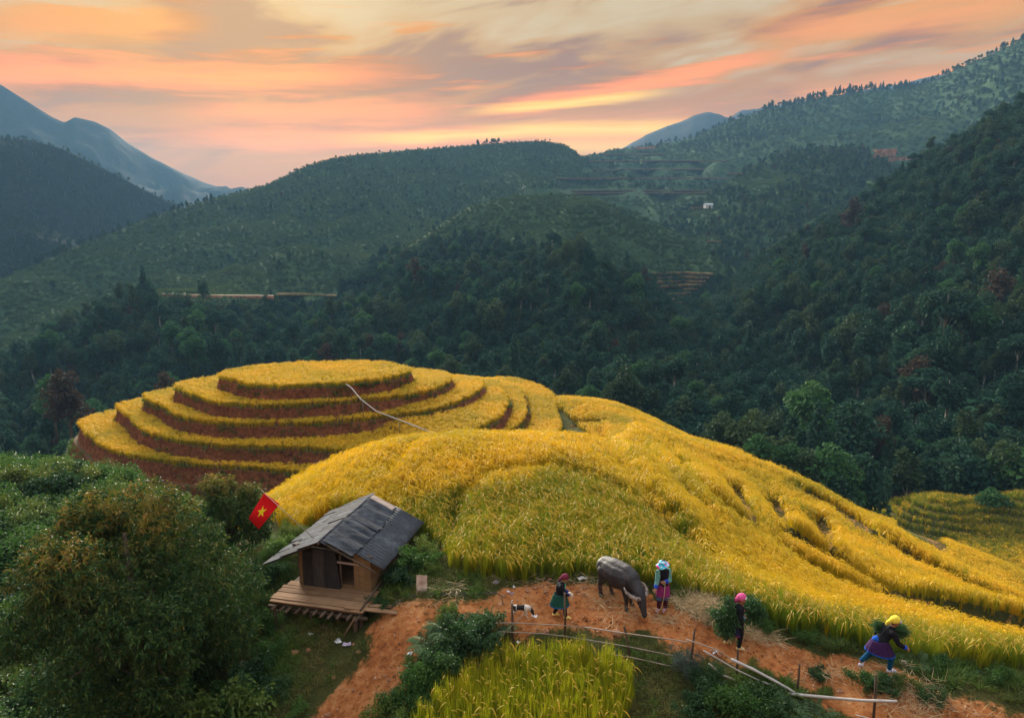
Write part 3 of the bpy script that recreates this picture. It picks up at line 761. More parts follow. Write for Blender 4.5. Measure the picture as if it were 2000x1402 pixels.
sow_field('rice_field', 15.0, 34.0, 0.185, ((COL_RICE, '_ripe'), (COL_RICE_G, '_unripe')), 1.0, '%s rice standing on the domed field above the yard')
sow_field('rice_slope', 34.0, 86.0, 0.27, ((COL_RICE_FAR, '_ripe'), (COL_RICE_G, '_unripe')), 1.05, '%s rice on the far slope falling to the valley')
# weeds on the bare strips of the slope and a stubble of dry stalks
# ------------------------------------------------------------------ rice on each tread of the mound
MOUND_NAMES = ['on the top tread of the mound', 'on the second tread of the mound', 'on the third tread of the mound', 'on the fourth tread of the mound', 'on the fifth tread of the mound', 'on the lowest tread of the mound']
for k in range(6):
    n = 160000
    th = rng.uniform(0, 2 * PI, n); i = (th / (2 * PI) * NTH).astype(int) % NTH
    r1 = RK[k][i] - 0.05; r0 = (RK[k - 1][i] + RISE_OUT + 0.18) if k else np.zeros(n)
    rr = np.sqrt(rng.uniform(0, 1, n)) * (RK[k].max() + 1)
    keep = (rr > r0) & (rr < r1); th, rr, i = th[keep], rr[keep], i[keep]
    x, y = MC[0] + rr * np.cos(th), MC[1] + rr * np.sin(th)
    area = 0.5 * np.sum((RK[k] ** 2 - ((RK[k - 1] + RISE_OUT) ** 2 if k else 0)) * 2 * PI / NTH)
    want = int(area * 19); sel = rng.permutation(len(x))[:want]
    P = np.stack([x[sel], y[sel], ZK[k][i[sel]]], -1)
    P = P[in_view(P, 300, 80)]
    P = P[P[:, 1] < 92]
    if k == 5: P = P[P[:, 0] > -6]
    scatter('rice_terrace', P, rng.uniform(0.86, 1.10, len(P)), COL_RICE_FAR, rng, 0.1, label='golden ripe rice standing ' + MOUND_NAMES[k])
# ------------------------------------------------------------------ rice on the lower terraces
x, y = jitter_grid(24, 82, 46, 100, 0.30, rng)
e = 0.35
slope = np.hypot(lower_height(x + e, y) - lower_height(x - e, y), lower_height(x, y + e) - lower_height(x, y - e)) / (2 * e)
P = np.stack([x, y, lower_height(x, y)], -1); k = (slope < 0.8) & in_view(P, 400, 60) & (P[:, 2] > -37.0) & (y < 90); P = P[k]
gsel = fbm(P[:, 0] * 0.12, P[:, 1] * 0.12, 5) + rng.normal(0, 0.2, len(P)) > -0.02
scatter('rice_valley_ripe', P[~gsel], rng.uniform(0.9, 1.2, (~gsel).sum()), COL_RICE_FAR, rng, label='ripe rice on the low terraces by the wood')
scatter('rice_valley_unripe', P[gsel], rng.uniform(0.9, 1.2, gsel.sum()), COL_RICE_G, rng, label='yellow green rice on the low terraces by the wood')
# ------------------------------------------------------------------ the small bright plot in front
PLOT = hits([(800, 1425), (865, 1372), (930, 1330), (985, 1296), (1030, 1288), (1110, 1290), (1185, 1300), (1228, 1325), (1240, 1362), (1222, 1402), (1210, 1440), (1100, 1500), (850, 1500)])[:, :2]
x, y = jitter_grid(-6, 6, 9.5, 18, 0.15, rng)
P = np.stack([x, y, ground(x, y)], -1); P = P[in_poly(x, y, PLOT) & in_view(P, 80, 160)]
scatter('rice_plot', P, rng.uniform(0.72, 1.0, len(P)), COL_PADDY, rng, 0.09, label='bright yellow green young rice in the small plot in front of the fence')

# ------------------------------------------------------------------ leaves and crowns
def unit(v): return v / (np.linalg.norm(v, axis=-1, keepdims=True) + 1e-9)
def rand_dir(n, rng): return unit(rng.normal(0, 1, (n, 3)))

def leaf_quads(B, D, L, Wd, rng, droop=0.25):
    """Pointed leaves: base B, direction D, length L, width Wd."""
    n = len(B); s = unit(np.cross(D, unit(rand_dir(n, rng) + [0, 0, 0.8])))
    L = np.asarray(L).reshape(-1, 1) * np.ones((n, 1)); Wd = np.asarray(Wd).reshape(-1, 1) * np.ones((n, 1))
    mid = B + D * L * 0.45; tip = B + D * L; tip = tip - np.array([0, 0, 1.0]) * L * droop
    V = np.stack([B, mid + s * Wd / 2, tip, mid - s * Wd / 2], 1).reshape(-1, 3)
    return V, np.arange(4 * n).reshape(-1, 4)

def lobes_points(lobes, n, rng, inner=0.25, up=0.25):
    """Points and outward directions spread over the skins of the lobes of a crown."""
    w_ = np.array([l[3] * l[4] for l in lobes]); k = rng.choice(len(lobes), n, p=w_ / w_.sum())
    c = np.array([l[:3] for l in lobes])[k]; r = np.array([[l[3], l[3], l[4]] for l in lobes])[k]
    d = rand_dir(n, rng); d[:, 2] = np.where(rng.uniform(0, 1, n) < up, np.abs(d[:, 2]), d[:, 2])
    rr = 1.0 - inner * rng.uniform(0, 1, (n, 1)) ** 2 * 2.0
    return c + d * r * rr, unit(d / r)

def crown_mesh(name, lobes, n, leaf, wid, rng, m, droop=0.2, spread=0.9, inner=0.3, loose=0.0):
    P, N = lobes_points(lobes, n, rng, inner)
    if loose: P = P + rng.normal(0, loose, P.shape)
    D = unit(N + rand_dir(n, rng) * spread)
    V, Q = leaf_quads(P - D * leaf * 0.4, D, leaf * rng.uniform(0.6, 1.25, n), wid * rng.uniform(0.7, 1.2, n), rng, droop)
    return mesh_np(name, V, Q, mats=[m])

def tube(pts, rad, nseg=7, cap=True):
    """Tapered tube along a polyline."""
    pts = np.asarray(pts, float); V, Q = [], []
    for i, p in enumerate(pts):
        t = pts[min(i + 1, len(pts) - 1)] - pts[max(i - 1, 0)]; t = t / (np.linalg.norm(t) + 1e-9)
        a = np.cross(t, [0.31, 0.95, 0.12]); a /= np.linalg.norm(a) + 1e-9; b = np.cross(t, a)
        r = rad[i] if hasattr(rad, '__len__') else rad
        for k in range(nseg):
            an = 2 * PI * k / nseg; V.append(p + (a * math.cos(an) + b * math.sin(an)) * r)
    for i in range(len(pts) - 1):
        for k in range(nseg):
            k2 = (k + 1) % nseg; Q.append((i * nseg + k, i * nseg + k2, (i + 1) * nseg + k2, (i + 1) * nseg + k))
    if cap:
        for i0, flip in ((0, True), ((len(pts) - 1) * nseg, False)):
            c = len(V); V.append(pts[0] if flip else pts[-1])
            for k in range(nseg):
                k2 = (k + 1) % nseg
                Q.append((i0 + k2, i0 + k, c, c) if flip else (i0 + k, i0 + k2, c, c))
    return V, Q
def tube_mesh(name, runs, m, nseg=7, smooth=True):
    V, F = [], []
    for pts, rad in runs:
        v, q = tube(pts, rad, nseg); o = len(V); V += v; F += [tuple(k + o for k in f) for f in q]
    quads = [f for f in F if f[2] != f[3]]; tris = [f[:3] for f in F if f[2] == f[3]]
    return mesh_np(name, V, quads, tris, mats=[m], smooth=smooth)

M_BARK = mat('bark', rough=0.95, spec=0.1, build=two_tone((0.06, 0.045, 0.032), (0.13, 0.105, 0.08), 6.0))
M_PALEBARK = mat('pale_bark', rough=0.9, spec=0.1, build=two_tone((0.16, 0.15, 0.13), (0.30, 0.28, 0.25), 3.0))
def fol(name, a, b, c, **kw): return leaf_mat(name, [(0.0, a), (0.5, b), (1.0, c)], **{**dict(trans=0.22, patch=0.45, patch_scale=0.03, spec=0.08, rough=0.75), **kw})
M_F_DARK = fol('forest_leaf', (0.011, 0.038, 0.026), (0.026, 0.070, 0.044), (0.052, 0.108, 0.056))
M_F_OLIVE = fol('forest_leaf_olive', (0.022, 0.046, 0.025), (0.043, 0.076, 0.035), (0.074, 0.108, 0.044))
M_F_BRIGHT = fol('forest_leaf_bright', (0.024, 0.078, 0.034), (0.042, 0.112, 0.040), (0.068, 0.15, 0.046))
M_F_RUST = fol('forest_leaf_rust', (0.036, 0.028, 0.020), (0.058, 0.040, 0.026), (0.08, 0.055, 0.034))
M_SHRUB = fol('hill_shrub_leaf', (0.038, 0.080, 0.038), (0.062, 0.112, 0.048), (0.098, 0.150, 0.056), patch=0.7, patch_scale=0.012)

def tree_kind(seed, style):
    """Lobes and trunk runs of one forest tree, ten metres tall."""
    r = np.random.default_rng(seed); lobes, runs = [], []
    if style == 'round':
        n = 9
        for i in range(n):
            a = r.uniform(0, 2 * PI); q = r.uniform(0.2, 2.0); lobes.append((q * math.cos(a), q * math.sin(a), r.uniform(4.2, 8.3) - q * 0.5, r.uniform(1.1, 1.8), r.uniform(0.9, 1.5)))
        lobes.append((0, 0, 8.4, 1.3, 1.3))
    elif style == 'tall':
        for i in range(8):
            a = r.uniform(0, 2 * PI); q = r.uniform(0.1, 1.2); lobes.append((q * math.cos(a), q * math.sin(a), r.uniform(5.2, 9.0), r.uniform(0.8, 1.25), r.uniform(0.7, 1.2)))
    elif style == 'cone':
        for i in range(9):
            t = i / 8; a = i * 2.4; q = 1.5 * (1 - t) * 0.6; lobes.append((q * math.cos(a), q * math.sin(a), 2.6 + 7.0 * t, 1.75 * (1 - t) + 0.35, 0.9))
    elif style == 'flat':
        for i in range(10):
            a = r.uniform(0, 2 * PI); q = r.uniform(0.4, 3.0); lobes.append((q * math.cos(a), q * math.sin(a), r.uniform(6.3, 8.2) - q * 0.25, r.uniform(1.1, 1.6), r.uniform(0.6, 0.9)))
    runs.append(([(0, 0, -4.0), (0.05, 0, 2), (0.1, 0.1, 5), (0, 0, 8)], [0.30, 0.20, 0.14, 0.04]))
    for l in lobes[:6]: runs.append(([(0.08, 0.05, max(1.5, l[2] - 2.6)), (l[0] * 0.5, l[1] * 0.5, l[2] - 1.1), (l[0], l[1], l[2])], [0.09, 0.06, 0.02]))
    return lobes, runs
KINDS = []   # (crown mesh, trunk mesh, word)
for i, (st, m, word, bark, nq) in enumerate([('round', M_F_DARK, 'dark green rounded', M_BARK, 1500), ('round', M_F_DARK, 'dark green rounded', M_BARK, 1500), ('tall', M_F_DARK, 'slim dark green', M_PALEBARK, 1200), ('round', M_F_OLIVE, 'olive green rounded', M_BARK, 1500),
                                   ('cone', M_F_DARK, 'pointed dark green', M_BARK, 1200), ('tall', M_F_OLIVE, 'slim olive green', M_PALEBARK, 1200), ('flat', M_F_DARK, 'flat topped green', M_PALEBARK, 1500), ('round', M_F_BRIGHT, 'bright green leafy', M_BARK, 1500), ('round', M_F_RUST, 'rust brown', M_BARK, 1100)]):
    lobes, runs = tree_kind(50 + i, st); r = np.random.default_rng(80 + i)
    KINDS.append((crown_mesh('crown', lobes, nq, 0.62, 0.42, r, m, 0.25, 0.8), tube_mesh('trunk', runs, bark, 5), word))
def joined(cm, tm):
    bm = bmesh.new(); bm.from_mesh(cm); k = len(bm.faces); bm.from_mesh(tm); bm.faces.ensure_lookup_table()
    for f in bm.faces[k:]: f.material_index = 1
    me = bpy.data.meshes.new('wood'); bm.to_mesh(me); bm.free(); me.materials.append(cm.materials[0]); me.materials.append(tm.materials[0])
    return me
COL_WOOD = proto_col('wood', [joined(c, t) for c, t, _ in KINDS])
def shrub_proto(seed, m, n=420):
    r = np.random.default_rng(seed); lobes = [(r.normal(0, .5), r.normal(0, .5), r.uniform(.3, .9), r.uniform(.4, .75), r.uniform(.35, .65)) for _ in range(6)]
    return crown_mesh('shrub', lobes, n, 0.24, 0.17, r, m, 0.2, 0.8)
COL_SHRUB = proto_col('hillshrub', [shrub_proto(5, M_SHRUB), shrub_proto(6, M_SHRUB), shrub_proto(7, M_SHRUB), shrub_proto(8, M_SHRUB)])

COL_UNDER = proto_col('underproto', [shrub_proto(15, M_F_DARK), shrub_proto(16, M_F_OLIVE), shrub_proto(17, M_F_DARK)])
def on_hill(name, n, rng, v0=2):
    P, px = HILLS[name]; A = P[v0:]
    e1 = A[1:, :-1] - A[:-1, :-1]; e2 = A[:-1, 1:] - A[:-1, :-1]; ar = np.linalg.norm(np.cross(e1, e2), axis=-1)
    k = rng.choice(ar.size, n, p=(ar / ar.sum()).ravel()); i, j = np.unravel_index(k, ar.shape)
    u, v = rng.uniform(0, 1, (2, n, 1))
    Q = A[i, j] * (1 - u) * (1 - v) + A[i, j + 1] * u * (1 - v) + A[i + 1, j] * (1 - u) * v + A[i + 1, j + 1] * u * v
    return Q, ar.sum()
def thin(P, d, rng):
    """Drop points closer than d metres (one per cell of a jittered grid)."""
    k = np.floor(P[:, :2] / d).astype(np.int64); key = k[:, 0] * 100003 + k[:, 1]
    _, first = np.unique(key, return_index=True); return first
NEAR_LINE = np.array([(-200, 905), (0, 905), (130, 850), (200, 830), (300, 790), (450, 738), (560, 712), (700, 706), (800, 712), (930, 735), (1100, 770), (1250, 810), (1400, 868), (1550, 930), (1650, 975), (1720, 958), (1800, 962), (1900, 1000), (2000, 985), (2200, 980)], float)
rng = np.random.default_rng(23)
WOOD = []   # every forest tree: x y z scale kind
def kind_pick(n, bright=0.06, rust=0.02):
    p = np.array([.22, .2, .13, .17, .08, .1, .06, bright, rust]); return rng.choice(9, n, p=p / p.sum())
def add_wood(P, s, k): WOOD.append(np.c_[P, s, k])
def big_small(Q): return np.clip(rng.lognormal(-0.47, 0.34, len(Q)) * (1 + 0.5 * fbm(Q[:, 0] * .035, Q[:, 1] * .035, 61, 2)), .28, 1.35)
def gaps(Q): return fbm(Q[:, 0] * .06, Q[:, 1] * .06, 88, 3) + rng.normal(0, .12, len(Q)) > -0.36
# forest slope across the gully
Q, ar = on_hill('forest_slope', int(26000), rng); Q = Q[thin(Q, 3.7, rng)]
px, py, _ = proj(Q); edge = 1 - sstep(py - np.interp(px, [1300, 1400, 1500, 1700, 1850, 2000, 2200], [720, 590, 500, 384, 288, 200, 90]), 10, 130)
k = kind_pick(len(Q), 0.05); s = big_small(Q) * (1 - 0.35 * edge); keep = in_view(Q, 420, 200) & gaps(Q); add_wood(Q[keep], s[keep], k[keep])
# the spur: forest low down, scrub above
Q, ar = on_hill('central_spur', 30000, rng); px, py, _ = proj(Q)
line = np.interp(px, [600, 700, 850, 1000, 1090, 1200, 1300, 1400, 1560], [560, 545, 500, 480, 500, 530, 530, 530, 600]) + 60 * fbm(Q[:, 0] * .03, Q[:, 1] * .03, 4)
lowq = Q[(py > line)]; lowq = lowq[thin(lowq, 3.8, rng)]; keep = in_view(lowq, 420, 200) & gaps(lowq); lowq = lowq[keep]
add_wood(lowq, big_small(lowq), kind_pick(len(lowq), 0.07, 0.012))
SCRUB = []; UNDER = []
hi = Q[py <= line + 30]; hi = hi[thin(hi, 2.6, rng)]; SCRUB.append(np.c_[hi, rng.uniform(0.6, 1.5, len(hi))])
few = hi[rng.uniform(0, 1, len(hi)) < 0.006]; add_wood(few, rng.uniform(0.25, 0.5, len(few)), kind_pick(len(few)))
# the long hill: forest below the track, scrub above, a few trees on the crest
Q, ar = on_hill('long_hill', 90000, rng); px, py, _ = proj(Q)
line = np.interp(px, [-260, 0, 120, 250, 310, 660, 720, 850, 1000, 1175], [820, 730, 665, 600, 588, 588, 520, 480, 470, 480]) + 30 * fbm(Q[:, 0] * .02, Q[:, 1] * .02, 6)
lowq = Q[(py > line)]; lowq = lowq[thin(lowq, 3.9, rng)]; keep = in_view(lowq, 420, 200) & gaps(lowq); lowq = lowq[keep]
add_wood(lowq, big_small(lowq), kind_pick(len(lowq), 0.09, 0.02))
hi = Q[py <= line]; hi = hi[thin(hi, 2.7, rng)]; SCRUB.append(np.c_[hi, rng.uniform(0.6, 1.7, len(hi))])
few = hi[rng.uniform(0, 1, len(hi)) < 0.003 + 0.05 * (fbm(hi[:, 0] * .015, hi[:, 1] * .015, 44) > 0.16)]; add_wood(few, rng.uniform(0.25, 0.6, len(few)), kind_pick(len(few)))
# round hill and pine ridge
Q, ar = on_hill('round_hill', 16000, rng); Q = Q[thin(Q, 3.4, rng)]; wd = fbm(Q[:, 0] * .02, Q[:, 1] * .02, 71) + 0.25 > 0
SCRUB.append(np.c_[Q, rng.uniform(0.8, 2.0, len(Q))]); few = Q[wd & (rng.uniform(0, 1, len(Q)) < 0.35)]; add_wood(few, rng.uniform(0.4, 0.7, len(few)), kind_pick(len(few)))
Q, ar = on_hill('pine_ridge', 30000, rng); Q = Q[thin(Q, 6.0, rng)]; SCRUB.append(np.c_[Q, rng.uniform(1.2, 2.8, len(Q))])
few = Q[rng.uniform(0, 1, len(Q)) < 0.01 + 0.4 * (fbm(Q[:, 0] * .01, Q[:, 1] * .01, 47) > 0.05)]; add_wood(few, rng.uniform(0.4, 0.8, len(few)), kind_pick(len(few), 0.02))
for nm, d_, n_, s0, s1 in (('mid_mountain', 5.5, 30000, .3, .65), ('low_mountain', 5.0, 16000, .3, .6)):
    Q, ar = on_hill(nm, n_, rng); Q = Q[thin(Q, d_, rng)]; Q = Q[in_view(Q, 20, 20)]; add_wood(Q, rng.uniform(s0, s1, len(Q)), rng.choice([0, 1, 3, 5], len(Q)))
def crest(name, x0, x1, n, smin, smax, kinds):
    P, px = HILLS[name]; t = rng.uniform(x0, x1, n); R = np.stack([np.interp(t, px, P[2][:, c]) for c in range(3)], -1)
    R[:, :2] *= rng.uniform(0.997, 1.004, (n, 1)); R[:, 2] -= 0.6
    add_wood(R, rng.uniform(smin, smax, n), rng.choice(kinds, n))
crest('pine_ridge', 1490, 1790, 85, 0.7, 1.35, [4, 4, 2, 0]); crest('pine_ridge', 1260, 1500, 60, 0.35, 0.9, [4, 2, 0]); crest('pine_ridge', 1790, 2100, 90, 0.4, 0.9, [0, 2, 4])
crest('long_hill', 450, 1130, 70, 0.15, 0.42, [0, 1, 3]); crest('long_hill', 20, 460, 90, 0.25, 0.65, [0, 2, 4]); crest('long_hill', 930, 985, 10, 0.5, 0.8, [0, 3])
for nm, n_, d_ in (('forest_slope', 16000, 3.0), ('central_spur', 16000, 3.2), ('long_hill', 26000, 3.6)):
    Q, ar = on_hill(nm, n_, rng); px, py, _ = proj(Q); Q = Q[(nm == 'forest_slope') | (py > np.interp(px, [-260, 0, 120, 250, 310, 660, 720, 850, 1000, 1090, 1200, 1300, 1400, 1560], [820, 730, 665, 600, 588, 588, 545, 500, 480, 500, 530, 530, 530, 600]) + 50 * fbm(Q[:, 0] * .03, Q[:, 1] * .03, 4))]; Q = Q[thin(Q, d_, rng)]; UNDER.append(np.c_[Q, rng.uniform(1.4, 3.2, len(Q))])
WOOD = np.concatenate(WOOD); SCRUB = np.concatenate(SCRUB)
# ledges cut into the far slopes: track, field steps, earth cuts
SURF = np.concatenate([P[2:].reshape(-1, 3) for nm, (P, _) in HILLS.items() if 'mountain' not in nm]); SPX, SPY, _ = proj(SURF); SR = np.hypot(SURF[:, 0], SURF[:, 1])
def surf_r(a, b):
    k = (np.abs(SPX - a) < 9) & (np.abs(SPY - b) < 7)
    return float(SR[k].min()) if k.any() else None
M_TAN = mat('cut_bank', rough=.95, spec=.05, build=two_tone((0.15, 0.10, 0.06), (0.25, 0.17, 0.10), .6, space='pos')); M_STUBBLE = mat('dry_field', rough=.95, spec=.05, build=two_tone((0.18, 0.145, 0.05), (0.28, 0.22, 0.085), .4, space='pos')); M_REDCUT = mat('red_cut', rough=.95, spec=.05, build=two_tone((0.24, 0.11, 0.075), (0.40, 0.22, 0.15), .3, space='pos'))
M_DULL = mat('dull_field', rough=.95, spec=.05, build=two_tone((0.085, 0.062, 0.032), (0.15, 0.115, 0.055), .4, space='pos'))
def ledge(name, label, pts, drop, depth, m_top, m_face, clear=8):
    """A level step cut into a slope: front face and tread along a line of photograph pixels."""
    global WOOD, SCRUB
    x = np.linspace(pts[0][0], pts[-1][0], 24); y_ = np.interp(x, [p[0] for p in pts], [p[1] for p in pts]); rs = [surf_r(a, b) for a, b in zip(x, y_)]
    med = np.median([r for r in rs if r]); rs = smooth1(np.array([r if r and abs(r - med) < 60 else med for r in rs]), 20) - 3.0; V = []
    top = np.array([pR(a, b, r) for a, b, r in zip(x, y_, rs)]); top[:, 2] += .15 * fbm(x * .2, x * 0, 5)
    for k in range(4):
        q = top * 1
        if k == 0: q[:, 2] -= drop + .4; q[:, :2] *= 1.001
        if k == 1: q[:, 2] -= drop
        if k == 3: q[:, :2] *= 1 + depth / rs[:, None]
        V.append(q)
    o = put(name, mesh_np(name, np.array(V).reshape(-1, 3), grid_faces(4, 24), mats=[m_top, m_face], mat_idx=np.repeat([1, 1, 0], 23)), kind='structure', label=label)
    for nm in ('WOOD', 'SCRUB'):
        A = globals()[nm]; h_ = A[:, 3] * (9.5 if nm == 'WOOD' else 1.2); tpx, tpy, _ = proj(A[:, :3] + np.c_[np.zeros((len(A), 2)), h_]); _, bpy_, _ = proj(A[:, :3]); rr = np.hypot(A[:, 0], A[:, 1]); lr = np.interp(tpx, x, rs); ly_ = np.interp(tpx, x, y_)
        bad = (tpx > x[0] - 2) & (tpx < x[-1] + 2) & (tpy < ly_ + clear) & (bpy_ > ly_ - 3) & (rr < lr + depth) & (rr > lr - 70) & (rng.uniform(0, 1, len(A)) < .93)
        globals()[nm] = A[~bad]
ledge('hill_track', 'brown earth track along the foot of the long hill', [(305, 574), (420, 577), (535, 578)], 1.0, 6, M_DULL, M_REDCUT, 5)
ledge('hill_field', 'pale dry field on a ledge of the long hill', [(530, 575), (600, 574), (660, 577)], .6, 12, M_DULL, M_STUBBLE, 8)
ledge('valley_road', 'short stretch of bare road in the gully', [(1468, 619), (1490, 622), (1518, 627)], 2.0, 5, M_TAN, M_TAN, 12)
for (a, b, yy_) in ((1150, 1420, 313), (1085, 1430, 347), (1028, 1435, 371), (1032, 1425, 376), (1140, 1420, 330), (1420, 1450, 338), (1175, 1300, 300)): ledge('field_step', 'thin tan field step across the saddle below the pine ridge', [(a, yy_ + 1), ((a + b) / 2, yy_), (b, yy_)], .9, 14, M_SCRUB, M_TAN, 5)
for i in range(8): ledge('gully_step', 'small golden field step beside the spur', [(1264 + i * 8, 534 + i * 8), (1330 + i * 3, 531 + i * 8), (1392 - i * 7, 534 + i * 7)], .9, 5, M_STUBBLE, M_TAN, 6)
ledge('gully_step', 'small golden field step beside the spur', [(1380, 470), (1410, 471)], .8, 5, M_STUBBLE, M_TAN, 5); ledge('gully_step', 'small golden field step beside the spur', [(1350, 405), (1385, 404)], .8, 6, M_STUBBLE, M_TAN, 5)
for (a, b, yy_) in ((1703, 1752, 291), (1706, 1750, 298), (1735, 1805, 306)): ledge('earth_cut', 'bare red earth cutting under the pine ridge', [(a, yy_ + 2), ((a + b) / 2, yy_), (b, yy_ - 2 if yy_ > 300 else yy_)], 3.5, 10, M_REDCUT, M_REDCUT, 8)
ledge('earth_cut', 'bare red earth cutting under the pine ridge', [(1240, 288), (1280, 286)], 3.0, 8, M_REDCUT, M_REDCUT, 5)
# a lone white house on the far slope
hr_ = (surf_r(1383, 402) or 640) - 4; hp_ = pR(1383, 405, hr_); M_LIME = mat('whitewash', (0.70, 0.70, 0.72), rough=.8); M_TIN = mat('tin_roof', (0.42, 0.45, 0.50), rough=.5)
house = empty('far_house', hp_, (0, 0, .2), label='tiny white house on the slope under the round hill', cat='house')
V = [(-3.2, -2, -1), (3.2, -2, -1), (3.2, 2, -1), (-3.2, 2, -1), (-3.2, -2, 2.0), (3.2, -2, 2.0), (3.2, 2, 2.0), (-3.2, 2, 2.0), (-3.2, 0, 3.0), (3.2, 0, 3.0)]
put('wall', mesh_np('wall', V, [(0, 1, 5, 4), (2, 3, 7, 6)], [(0, 4, 3), (4, 7, 3), (4, 8, 7), (1, 2, 5), (5, 2, 6), (5, 6, 9)], mats=[M_LIME]), parent=house)
V = [(-3.6, -2.5, 1.85), (3.6, -2.5, 1.85), (3.6, 0, 3.15), (-3.6, 0, 3.15), (3.6, 2.5, 1.85), (-3.6, 2.5, 1.85)]; V += [(a, b, c - .12) for a, b, c in V]
put('roof', mesh_np('roof', V, [(0, 1, 2, 3), (3, 2, 4, 5), (7, 6, 9, 8), (8, 9, 11, 10), (1, 0, 6, 7), (5, 4, 10, 11)], mats=[M_TIN]), parent=house)
put('door', mesh_np('door', [(-.5, -2.04, -1), (.5, -2.04, -1), (.5, -2.04, 1.2), (-.5, -2.04, 1.2), (-.5, -1.9, -1), (.5, -1.9, -1), (.5, -1.9, 1.2), (-.5, -1.9, 1.2)], [(0, 1, 2, 3), (1, 5, 6, 2), (4, 0, 3, 7), (3, 2, 6, 7)], mats=[M_BARK]), parent=house)
SCRUB = SCRUB[in_view(SCRUB[:, :3], 400, 80)]
scatter('hill_scrub', SCRUB[:, :3], SCRUB[:, 3], COL_SHRUB, rng, 0.1, label='low green scrub over the upper slopes of the hills')
UNDER = np.concatenate(UNDER); UNDER = UNDER[in_view(UNDER[:, :3], 400, 80)]
scatter('undergrowth', UNDER[:, :3], UNDER[:, 3], COL_UNDER, rng, .1, label='dark undergrowth between the forest trees')
# the largest trees in view are single things, the rest are the wood
dist = np.hypot(WOOD[:, 0], WOOD[:, 1]); top = WOOD[:, :3] + np.c_[np.zeros((len(WOOD), 2)), WOOD[:, 3] * 7.5]
px, py, zc = proj(top); near_ok = (py < np.interp(px, NEAR_LINE[:, 0], NEAR_LINE[:, 1]) - 4) & (px > 5) & (px < 1995)
size = np.where(near_ok, WOOD[:, 3] / dist, 0); single = np.zeros(len(WOOD), bool); single[np.argsort(-size)[:285]] = True
rest = WOOD[~single]; vis = (proj(rest[:, :3] + [0, 0, 12])[1] < np.interp(proj(rest[:, :3])[0], NEAR_LINE[:, 0], NEAR_LINE[:, 1]) + 60); rest = rest[vis]
sc3 = rest[:, 3:4] * np.c_[rng.uniform(.9, 1.15, len(rest)), rng.uniform(.9, 1.15, len(rest)), rng.uniform(.85, 1.15, len(rest))]
scatter('forest', rest[:, :3], sc3, COL_WOOD, rng, 0.05, label='dense dark green forest covering the valley slopes', idx=rest[:, 4].astype(int))
TREE_PROTO = {}
def plant_tree(k, loc, scl, rotz, label, group, name='forest_tree'):
    e = empty(name, loc, (0, 0, rotz), label=label, cat='tree', group=group); e.scale = scl
    put('crown', KINDS[k][0], parent=e); put('trunk', KINDS[k][1], parent=e)
    return e
for (x, y, z, s, k), tpx, tpy in zip(WOOD[single], px[single], py[single]):
    k = int(k)
    where = 'behind the terraced mound' if tpx < 1120 else ('in the gully behind the rice slope' if tpx < 1480 else 'on the steep slope beyond the low terraces')
    plant_tree(k, (x, y, z), (s * rng.uniform(.9, 1.15), s * rng.uniform(.9, 1.15), s * rng.uniform(.9, 1.15)), rng.uniform(0, 6.28), '%s tree at the forest edge %s' % (KINDS[k][2], where), '%s trees %s' % (KINDS[k][2], where))

# single trees along the wood's edge past the rice slope: photograph pixel of the crown's middle, width in pixels, range, kind, label
EDGE = [(1410, 846, 60, 92, 3, 'pale olive tree peeping over the crest of the rice slope'), (1471, 856, 78, 90, 3, 'large brown green tree standing over the crest of the rice slope'), (1480, 884, 52, 86, 7, 'bright green bush in front of the large brown green tree'), (1527, 886, 52, 92, 5, 'dull slim tree past the large brown green tree'),
        (1543, 902, 52, 88, 7, 'bright low tree halfway down the crest line of the rice slope'), (1574, 914, 54, 86, 3, 'olive tree halfway down the crest line of the rice slope'), (1617, 928, 86, 88, 7, 'broad bright green tree over the lower rice slope'), (1655, 938, 52, 86, 7, 'bright green tree beside the broad bright green one'),
        (1685, 936, 70, 90, 0, 'dark round tree between the bright trees and the low terraces'), (1721, 942, 44, 96, 2, 'slim dark tree at the back of the low terraced mound'), (1775, 926, 60, 100, 5, 'tall slim olive tree behind the low terraced mound'), (1833, 922, 66, 104, 2, 'grey green slim tree behind the low terraced mound'),
        (1872, 918, 60, 106, 0, 'round dark tree past the low terraced mound'), (1908, 900, 62, 110, 2, 'tall grey green tree over the low saddle'), (1902, 950, 74, 104, 0, 'large round tree right above the low saddle'), (1852, 940, 66, 104, 1, 'bushy round tree behind the far end of the low mound'), (1960, 914, 66, 106, 3, 'olive tree above the far low terrace'),
        (1982, 940, 80, 106, 7, 'bright green tree above the far low terrace'), (1812, 938, 50, 104, 0, 'small dark tree touching the back of the low mound'), (1745, 940, 44, 104, 6, 'flat topped tree at the back of the low mound'), (1935, 990, 46, 96, 7, 'low bright bush on the saddle between the low terraces'), (1640, 965, 50, 84, 0, 'dark bush tucked behind the lower rice slope')]
for (a, b, wpx, r_, k, lab) in EDGE:
    s_ = wpx * r_ * 1.08 / FPX / 4.6; c_ = pR(a, b, r_); plant_tree(k, (c_[0], c_[1], c_[2] - 6.6 * s_), (s_, s_, s_ * 1.0), rng.uniform(0, 6.28), lab, None, 'edge_tree')
